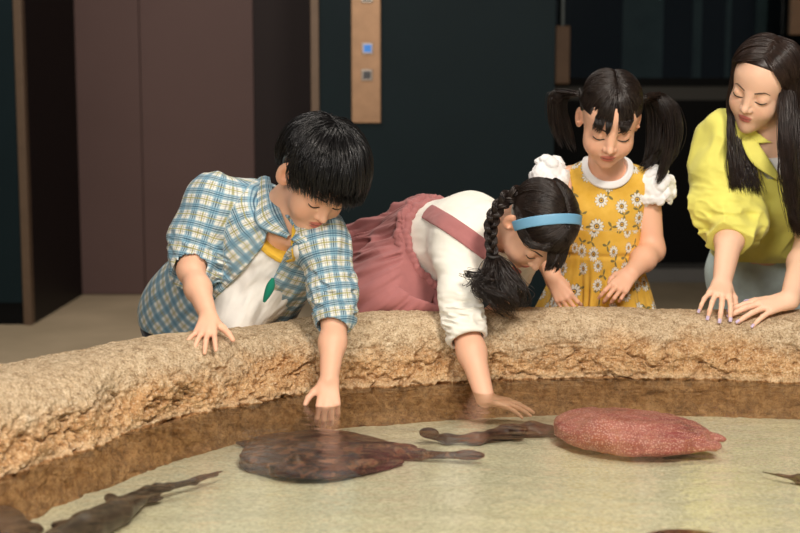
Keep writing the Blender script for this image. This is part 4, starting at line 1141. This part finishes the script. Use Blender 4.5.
t = np.linspace(0, 1, 12); p = slerp(sdir(st_), sdir(e), t); L2 = EC + p * (ER + .006)
hr = strand_mesh('hair', hy, np.concatenate([L1, spline(L2, 14)]), .0011, M_hair_a, gb, base)
L3 = np.concatenate([fringe(hy, 110, [.058, .040, .024], [.012, .012, .012], 23, drop=.010, wisps=4), fringe(hy, 70, [.024, .014, .004], [.004, .010, .026], 24, drop=.012, wisps=3), fringe(hy, 140, [-.010, -.028, -.058], [.034, .014, .010], 25, drop=.010, wisps=5), spline(np.concatenate([front_hair(320, 4, 84, .060, .030, (.0, .062), 26), front_hair(320, -84, -4, .060, .030, (.0, .062), 27)]), 21)])
strand_mesh('fringe', hy, L3, .0011, M_hair_a, hr)
pr_ = hy.w((.079, -.030, .052)); plf = hy.w((-.079, -.030, .052))
tail('pigtail', [[pr_, P(563, 92, 3.36), P(555, 102, 3.37), P(556, 125, 3.38), P(563, 148, 3.38)], [pr_, P(562, 92, 3.36), P(554, 97, 3.37), P(554, 118, 3.38), P(558, 134, 3.38)], [pr_, P(565, 94, 3.37), P(560, 105, 3.38), P(565, 130, 3.39), P(573, 152, 3.39)]], 120, (.004, .009, .009, .009, .004), .0010, M_hair_a, gb, 31, waves=(.003, 1.0))
tail('pigtail', [[plf, P(654, 97, 3.36), P(664, 112, 3.36), P(668, 142, 3.36), P(661, 172, 3.36), P(655, 184, 3.36)], [plf, P(652, 97, 3.36), P(660, 115, 3.38), P(659, 142, 3.38), P(650, 160, 3.38), P(640, 170, 3.38)], [plf, P(655, 96, 3.36), P(667, 108, 3.36), P(672, 130, 3.36), P(671, 152, 3.36), P(665, 168, 3.36)]], 170, (.004, .011, .014, .014, .009, .004), .0010, M_hair_a, gb, 33, waves=(.003, 1.0))
for c in (pr_, plf):
    v, f = tubes(np.stack([c + V(0, .012, 0), c + V(0, 0, .012), c + V(0, -.012, 0)])[None], A([[.004, .005, .004]]), 8); mesh_np('hair_tie', v, f, M_lash, gb)
# ================================================================== the woman in the yellow shirt
hw = Head(P(763, 84, 3.36), V(.80, -.42, .43), V(.0, .78, .63), .98)
wm = thing('person', 'long haired woman in a bright yellow shirt leaning on both hands', 'person', (.98, 3.65, FLOOR))
NB = P(779, 148, 3.46); RS, LS = P(724, 134, 3.47), P(826, 168, 3.42); CH = P(768, 190, 3.54); PEL = P(758, 270, 3.76)
TW = rock_hit(715, 317) + A([0, 0, .006]); TL = rock_hit(752, 317) + A([0, 0, .012])
RE, RW = P(735, 205, 3.42), P(722, 284, TW[1] + .095); LE, LW = P(812, 235, 3.40), P(790, 300, TL[1] + .03)
HR, HL = P(751, 272, 3.76), P(803, 274, 3.76)
S = Sdf(); add_head(S, hw, False)
S.cone(hw.w((0, -.030, -.06)), NB, .050, .052, .03)
S.cone(RS + V(.03, 0, 0), LS + V(-.03, 0, 0), .045, .045, .05); S.cone(CH, PEL, .09, .09, .06)
S.chain([RS, RE], [.045, .038]); S.chain([RE, RE * .55 + RW * .45, RW], [.037, .034, .0225])
S.chain([LS, LE], [.045, .038]); S.chain([LE, LE * .55 + LW * .45, LW], [.038, .035, .0235])
tr_ = add_hand(S, RW, nrm(TW + A([.004, 0, .034]) - RW), V(-.15, .42, .88), .80, True, [(10, 30, 14), (12, 32, 14), (14, 34, 14), (16, 34, 14)], (12, 4, -8, -22), [(.024, .020, -.010), (.042, .044, -.020), (.048, .070, -.024), (.046, .092, -.026)])
tl_ = add_hand(S, LW, nrm(TL + A([-.02, 0, .008]) - LW), V(-.12, .86, .50), .84, False, [(6, 8, 6), (6, 8, 6), (8, 10, 6), (12, 12, 8)], (6, 1, -5, -14))
feet = [A([HR[0], 3.84, FLOOR + .07]), A([HL[0] + .02, 3.84, FLOOR + .07])]; legs(S, [HR, HL], feet, (.09, .06, .045))
v, f = polygonize(S, .0022 * QB); v, f = keep_large(v, f)
body = mesh_np('body', v, f, M_skin, wm); col_attr(body, face_paint(hw, v, SKINW, LIPW)); face_lines(hw, S, wm, M_brow2, 1.0)
M_nail = simple('lilac_nail_polish', lin(206, 188, 216), .25)
nails(tr_[:4], body, M_nail); nails(tl_, body, M_nail)
shoes(feet, M_shoe, wm)
garment_legs('jeans', [HR, HL], feet, cloth_mat('pale_denim', lin(206, 224, 222), .9, .12), wm, .022, (.09, .06, .045), waist=P(760, 248, 3.72))
Y_ = Sdf(); puffc = P(728, 216, 3.40); cfw = RE + (RW - RE) * .44; cfl = P(812, 222, 3.40)
Y_.cone(CH, PEL + V(0, .03, 0), .125, .135, .06); Y_.cone(CH + V(.05, -.02, 0), PEL + V(.06, .02, 0), .11, .12, .06); Y_.cone(RS + V(.03, -.01, 0), LS + V(-.02, 0, 0), .066, .066, .06)
Y_.cone(NB + V(-.03, -.01, -.04), RS + V(.01, -.01, 0), .062, .066, .04)
Y_.chain([RS, P(719, 170, 3.45)], [.066, .066], .03); Y_.cone(P(719, 170, 3.45), P(722, 205, 3.42), .064, .070, .03)
Y_.cone(P(717, 214, 3.41), P(744, 222, 3.40), .062, .060, .04); Y_.cone(P(731, 228, 3.37), cfw + nrm(RW - RE) * .01, .052, .043, .02)
Y_.cone(RE, cfw, .062, .050, .03); Y_.chain([LS, P(824, 200, 3.42)], [.066, .064], .03); Y_.cone(P(824, 200, 3.42), cfl, .064, .046, .02)
axy = nrm(PEL - CH)
def folds_y(p):
    d = p - P(726, 215, 3.40); w = np.exp(-((d ** 2).sum(-1) / .09 ** 2))
    rum = 1 - np.abs(fbm(np.stack([p[..., 0] * 16 + p[..., 2] * 14, p[..., 1] * 12, p[..., 2] * 34], -1), 2, 71)) * 2
    g = 1 - np.abs(fbm(np.stack([p[..., 0] * 13 - p[..., 2] * 6, p[..., 1] * 9, p[..., 2] * 7 + p[..., 0] * 5], -1), 2, 74)) * 2
    return -.012 * rum * w - .011 * g * (1 - .6 * w)
Y_.disp(folds_y, .012)
ax2 = nrm(RW - RE)
Y_.sub(Sdf().cone(cfw - ax2 * .02, cfw + ax2 * .2, .0385, .038), 'sub', .002)
cc = Sdf().cone(cfw + ax2 * .012, cfw + ax2 * .1, .07, .07); cc.cut(cfw + ax2 * .010, -ax2); Y_.sub(cc, 'sub', .003)
NA = nrm(hw.w((0, -.03, -.06)) - NB)
Y_.sub(Sdf().cone(NB - NA * .02 + V(-.006, -.006, .02), NB + NA * .2, .052, .064), 'sub', .004)
W_ = Sdf(); vt = [P(752, 140, 3.3), P(800, 140, 3.3), P(786, 176, 3.3), P(780, 176, 3.3)]; cen = sum(vt) / 4
W_.cone(cen + BACK * .1, cen - BACK * .12, .12, .12)
for i in range(4):
    a, b = vt[i], vt[(i + 1) % 4]; nv = np.cross(b - a, BACK); nv = nv if (cen - a) @ nv < 0 else -nv; W_.cut(a, nv)
Y_.sub(W_, 'sub', .003)
Y_.cut(P(760, 262, 3.6), V(.05, -1, -.15), .01)
M_yel = cloth_mat('lemon_poplin', lin(228, 222, 112), .75, .04)
v, f = polygonize(Y_, .0028 * QB); v, f = keep_large(v, f, .01); ys = mesh_np('yellow_shirt', v, f, M_yel, wm)
strip('collar', [P(748, 118, 3.45), P(755, 138, 3.40), P(768, 158, 3.37), P(780, 176, 3.38)], [P(738, 122, 3.43), P(743, 146, 3.385), P(754, 165, 3.37), P(777, 180, 3.375)], .005, BACK, M_yel, ys, uvs=False, bulge=.002)
u_ = Sdf(); u_.cone(CH + V(.02, .02, 0), NB + V(0, -.035, .02), .100, .058, .03); u_.cut(P(770, 158, 3.4), V(-.1, 1, .2), .003)
sdf_obj('undershirt', u_, .004, M_white, wm)
cuff_c = A([cfw + ax2 * .003 + (nrm(np.cross(ax2, RIGHT)) * math.cos(t) + nrm(np.cross(ax2, np.cross(ax2, RIGHT))) * math.sin(t)) * .0415 for t in np.linspace(0, 6.2832, 40)])
v, f = tubes(cuff_c[None], np.full((1, 40), .0065), 8); mesh_np('cuff', v, f, M_yel, ys)
# hair: long and straight from a side parting
base = cap_vf(hw, .006, [((0, .078, .092), (.0, .66, -.74), .006)], .003)
g = np.random.default_rng(41)
def long_hair(n_, roots, over, falls, jit, seed, wavy=.002):
    g = np.random.default_rng(seed); u = g.random(n_); ks = np.linspace(0, 1, len(roots))
    I = lambda arr: np.stack([np.interp(u, np.linspace(0, 1, len(arr)), A(arr)[:, k]) for k in range(3)], -1)
    r = I(roots) + g.normal(0, .003, (n_, 3)); o_ = I(over)
    t = np.linspace(0, 1, 9)
    lo = g.uniform(.004, .014, n_)
    a = hw.w(EC + slerp(sdir(r), sdir(o_), t) * (ER + (lo[:, None] * np.sin(np.clip(t + .1, 0, 1) * 2.2)[None] + .002)[..., None]))
    F_ = [np.stack([np.interp(u, np.linspace(0, 1, len(lv)), A(lv)[:, k]) for k in range(3)], -1) + g.normal(0, j, (n_, 3)) for lv, j in zip(falls, jit)]
    ctrl = np.concatenate([a[:, [0, 2, 4, 6, 8]], np.stack(F_, 1)], 1)
    L = spline(ctrl, 30); uu = np.linspace(0, 1, 30)[None, :, None]
    L = L + wavy * uu * np.sin(uu * 9 + g.normal(0, 1, (n_, 1, 3)) * 2)
    return L
LR = long_hair(900, [(-.012, .062, .11), (-.012, .02, .12), (-.012, -.05, .12), (-.0, -.085, .09)], [(-.066, .050, .040), (-.082, .02, .03), (-.082, -.03, .02), (-.05, -.09, .0)],
     [[P(781, 92, 3.29), P(790, 100, 3.29), P(800, 110, 3.35), P(815, 110, 3.44)], [P(781, 140, 3.27), P(790, 140, 3.27), P(802, 150, 3.32), P(815, 150, 3.42)], [P(784, 180, 3.27), P(792, 185, 3.27), P(803, 190, 3.32), P(815, 190, 3.42)], [P(792, 225, 3.27), P(797, 235, 3.27), P(804, 232, 3.32), P(812, 225, 3.42)]], (.003, .005, .007, .006), 42)
LL = long_hair(330, [(-.008, .062, .11), (-.010, .02, .12), (-.008, -.05, .12)], [(.066, .050, .055), (.080, .02, .03), (.082, -.02, .02)],
     [[P(728, 102, 3.37), P(732, 108, 3.40), P(742, 118, 3.45)], [P(729, 135, 3.36), P(735, 140, 3.38), P(750, 145, 3.42)], [P(730, 165, 3.35), P(738, 168, 3.36), P(756, 172, 3.38)], [P(731, 190, 3.35), P(740, 192, 3.35), P(764, 194, 3.37)]], (.002, .004, .006, .006), 43)
strand_mesh('long_hair', None, np.concatenate([LR, LL, spline(front_hair(420, 22, 95, .088, .020, (-.01, .066), 44, xp=-.008), 30), spline(front_hair(420, -95, -16, .088, .020, (-.01, .066), 45, xp=-.008), 30)]), .0012, M_hair_w, wm, base)
# ================================================================== animals on the sand
def skin_pattern(name, stops, scale, dots=None, rough=.45, dist=.6):
    n = N(name); oc = n.obj()
    c = n.ramp(n.noise(oc, scale, 5, .65, dist), stops)
    if dots:
        rgb, sc, rad = dots
        vo = n.n('TexVoronoi', i_Scale=sc, i_Randomness=.75); n.link(oc, vo.inputs['Vector'])
        c = n.mix(n.math('MULTIPLY', n.n('MapRange', i_0=vo.outputs['Distance'], i_1=rad, i_2=rad * .6).outputs[0], .8), c, rgb)
    n.bsdf(c, rough, Specular_IOR_Level=.4); n.bump(n.noise(oc, 160, 3), .25, .002)
    return n.m
ZB = -.083
def animal(name, S, h, m, label, cat, group=None):
    S.cut((0, 0, ZB + .001), (0, 0, -1), .004)
    v, f = polygonize(S, h); v, f = keep_large(v, f, .03)
    o = mesh_np(name, v, f, m); return tag(o, label, cat, group)
def rz(a): a = math.radians(a); return A([[math.cos(a), -math.sin(a), 0], [math.sin(a), math.cos(a), 0], [0, 0, 1]])
Q = lambda x, y, z=-.058: PZ(x, y, z)
M_mottle = skin_pattern('mottled_ray_skin', [(.28, lin(18, 8, 12)), (.40, lin(76, 32, 30)), (.50, lin(40, 18, 24)), (.60, lin(132, 88, 66)), (.72, lin(84, 24, 30))], 34)
S = Sdf()
S.ell(Q(318, 457, -.066), (.122, .150, .017), rz(0)); S.ell(Q(352, 453, -.066), (.075, .10, .018), rz(20), .04); S.ell(Q(285, 452, -.066), (.075, .115, .016), rz(-25), .04)
S.cone(Q(275, 446, -.07), Q(238, 443, -.07), .014, .005, .03); S.cone(Q(312, 452, -.055), Q(362, 453, -.060), .018, .014, .03)
for a, b in (((300, 449), (301, 449)), ((297, 459), (298, 459))): S.ell(Q(a[0], a[1], -.046), .010, I3, .012)
S.cone(Q(365, 454, -.066), Q(420, 454, -.066), .016, .010, .02); S.cone(Q(420, 454, -.066), Q(474, 456, -.064), .010, .006, .01)
S.ell(Q(402, 447, -.060), (.034, .022, .006), rz(-20), .012); S.ell(Q(470, 455, -.062), (.030, .012, .010), rz(-8), .008); S.ell(Q(390, 462, -.070), (.03, .025, .005), rz(35), .012)
S.disp(lambda p: .0012 * fbm(p * 50, 3, 81), .002)
animal('ray', S, .004, M_mottle, 'dark mottled ray with a finned tail lying under the boy\'s dipped hand', 'ray')
M_pinkray = skin_pattern('pink_ray_skin', [(.30, lin(104, 34, 42)), (.43, lin(164, 76, 80)), (.56, lin(186, 102, 100)), (.74, lin(196, 128, 112))], 9, (lin(240, 190, 186), 215, .42))
S = Sdf()
S.ell(Q(628, 431, -.050), (.140, .130, .026), rz(-8)); S.ell(Q(596, 427, -.05), (.085, .105, .022), rz(10), .04); S.ell(Q(655, 436, -.052), (.105, .105, .020), rz(-20), .04)
S.ell(Q(688, 445, -.058), (.068, .036, .012), rz(-6), .012); S.ell(Q(700, 436, -.058), (.055, .028, .010), rz(-30), .012)
S.cone(Q(600, 428, -.03), Q(690, 438, -.045), .020, .010, .03)
S.disp(lambda p: .002 * fbm(p * 45, 2, 83), .003)
animal('ray', S, .004, M_pinkray, 'rosy pink ray covered in pale dots, lying in front of the woman', 'ray')
M_sharkr = skin_pattern('red_brown_shark_skin', [(.30, lin(26, 10, 10)), (.5, lin(60, 24, 20)), (.7, lin(96, 48, 34))], 22)
S = Sdf()
S.chain([Q(x, y, -.068) for x, y in ((425, 435), (447, 439), (476, 439), (505, 433), (532, 430), (550, 430))], [.007, .008, .011, .015, .016, .012], .02)
S.ell(Q(429, 433, -.052), (.022, .012, .012), rz(-15), .008); S.ell(Q(517, 431, -.062), (.020, .026, .012), rz(10), .01); S.ell(Q(541, 432, -.072), (.022, .024, .006), rz(-35), .012); S.ell(Q(494, 432, -.066), (.018, .03, .006), rz(-40), .008)
animal('shark', S, .0035, M_sharkr, 'small red brown shark half hidden behind the dotted pink ray', 'shark')
M_shark = skin_pattern('grey_brown_shark_skin', [(.3, lin(44, 36, 32)), (.6, lin(78, 64, 54)), (.8, lin(96, 84, 74))], 16, rough=.32)
S = Sdf()
S.chain([Q(40, 552), Q(85, 529), Q(118, 512), Q(147, 493), Q(168, 487), Q(195, 481), Q(222, 471)], [.024, .028, .024, .012, .0065, .006, .0025], .010)
S.ell(Q(112, 499, -.052), (.013, .034, .005), rz(22), .006); S.ell(Q(66, 524, -.050), (.026, .020, .005), rz(20), .006); S.ell(Q(152, 500, -.070), (.012, .024, .004), rz(-50), .006)
S.ell(Q(157, 486, -.055), (.012, .007, .007), rz(20), .004); S.ell(Q(207, 476, -.060), (.026, .008, .004), rz(24), .004)
animal('shark', S, .0035, M_shark, 'grey brown shark with a long thin tail near the rocky left edge', 'shark')
M_brownray = skin_pattern('brown_ray_skin', [(.3, lin(60, 42, 34)), (.6, lin(98, 72, 58)), (.8, lin(116, 88, 70))], 20)
S = Sdf()
S.ell(Q(-12, 528, -.055), (.062, .095, .026), rz(10)); S.cone(Q(5, 540, -.05), Q(36, 528, -.066), .016, .008, .02); S.ell(Q(34, 530, -.07), (.016, .012, .006), rz(0), .01)
animal('ray', S, .0035, M_brownray, 'brown ray tucked into the bottom left corner of the pool', 'ray')
S = Sdf()
S.ell(Q(692, 556, -.050), (.10, .115, .020), rz(0)); S.cone(Q(730, 548, -.05), Q(770, 560, -.06), .012, .006, .02); S.ell(Q(742, 528, -.060), (.014, .014, .006), rz(0), .008)
M_rust = skin_pattern('rust_ray_skin', [(.3, lin(70, 30, 16)), (.6, lin(120, 62, 34)), (.8, lin(140, 84, 50))], 20)
animal('ray', S, .0035, M_rust, 'rust brown ray just showing at the bottom of the photo', 'ray')
S = Sdf()
S.ell(Q(880, 498, -.062), (.115, .12, .020), rz(0)); S.chain([Q(835, 488, -.066), Q(800, 479, -.068), Q(762, 472, -.07)], [.012, .0055, .002], .02)
animal('ray', S, .0035, M_brownray, 'ray at the right edge with only its thin whip tail in view', 'ray')
# ================================================================== light and camera
def area(name, loc, aim, sx, sy, power, col):
    l = bpy.data.lights.new(name, 'AREA'); l.shape = 'RECTANGLE'; l.size = sx; l.size_y = sy; l.energy = power; l.color = col
    o = bpy.data.objects.new(name, l); C.objects.link(o); o.location = loc
    o.rotation_euler = (Vector(aim) - Vector(loc)).to_track_quat('-Z', 'Y').to_euler()
    return o
area('ceiling_light_key', (.9, .5, 2.5), (.1, 2.9, .1), .7, .6, 88, (1, .90, .79))
area('added_fill_low', (-.7, .15, 1.55), (-.05, 3.0, .3), 1.0, .7, 48, (1, .93, .85))  # added low fill, no real fitting; brightens the faces from the front
area('ceiling_light_top', (.1, 3.5, 3.1), (.1, 3.1, .2), 1.4, .6, 30, (1, .92, .82))
area('ceiling_light_hall', (-1.4, 5.2, 3.2), (-1.4, 6.8, .2), 1.8, .8, 40, (1, .93, .86))
area('added_bay_light', (2.6, 9.1, 2.3), (2.4, 9.0, .2), 1.4, .3, 22, (.8, .95, 1))  # lamp added to brighten the steel behind the glazing, no known source
w = bpy.data.worlds.new('World'); bpy.context.scene.world = w; w.use_nodes = True
w.node_tree.nodes['Background'].inputs[0].default_value = (.75, .85, 1, 1); w.node_tree.nodes['Background'].inputs[1].default_value = .10
cd = bpy.data.cameras.new('Camera'); cam = bpy.data.objects.new('Camera', cd); C.objects.link(cam)
cd.sensor_width = 36; cd.lens = F_PX * 36 / 800; cd.clip_start = .05
cam.location = (0, 0, CAMZ); cam.rotation_euler = (math.pi / 2 - TILT, 0, 0)
cd.dof.use_dof = True; cd.dof.focus_distance = 3.05; cd.dof.aperture_fstop = 3.6
sc = bpy.context.scene; sc.camera = cam
sc.view_settings.view_transform = 'Standard'; sc.view_settings.look = 'None'; sc.view_settings.exposure = .12; sc.view_settings.gamma = 1; sc.view_settings.use_curve_mapping = False
sc.cycles.use_denoising = True; sc.cycles.max_bounces = 8; sc.cycles.transparent_max_bounces = 12; sc.cycles.sample_clamp_indirect = 4
print('built in', round(time.time() - T0, 1))
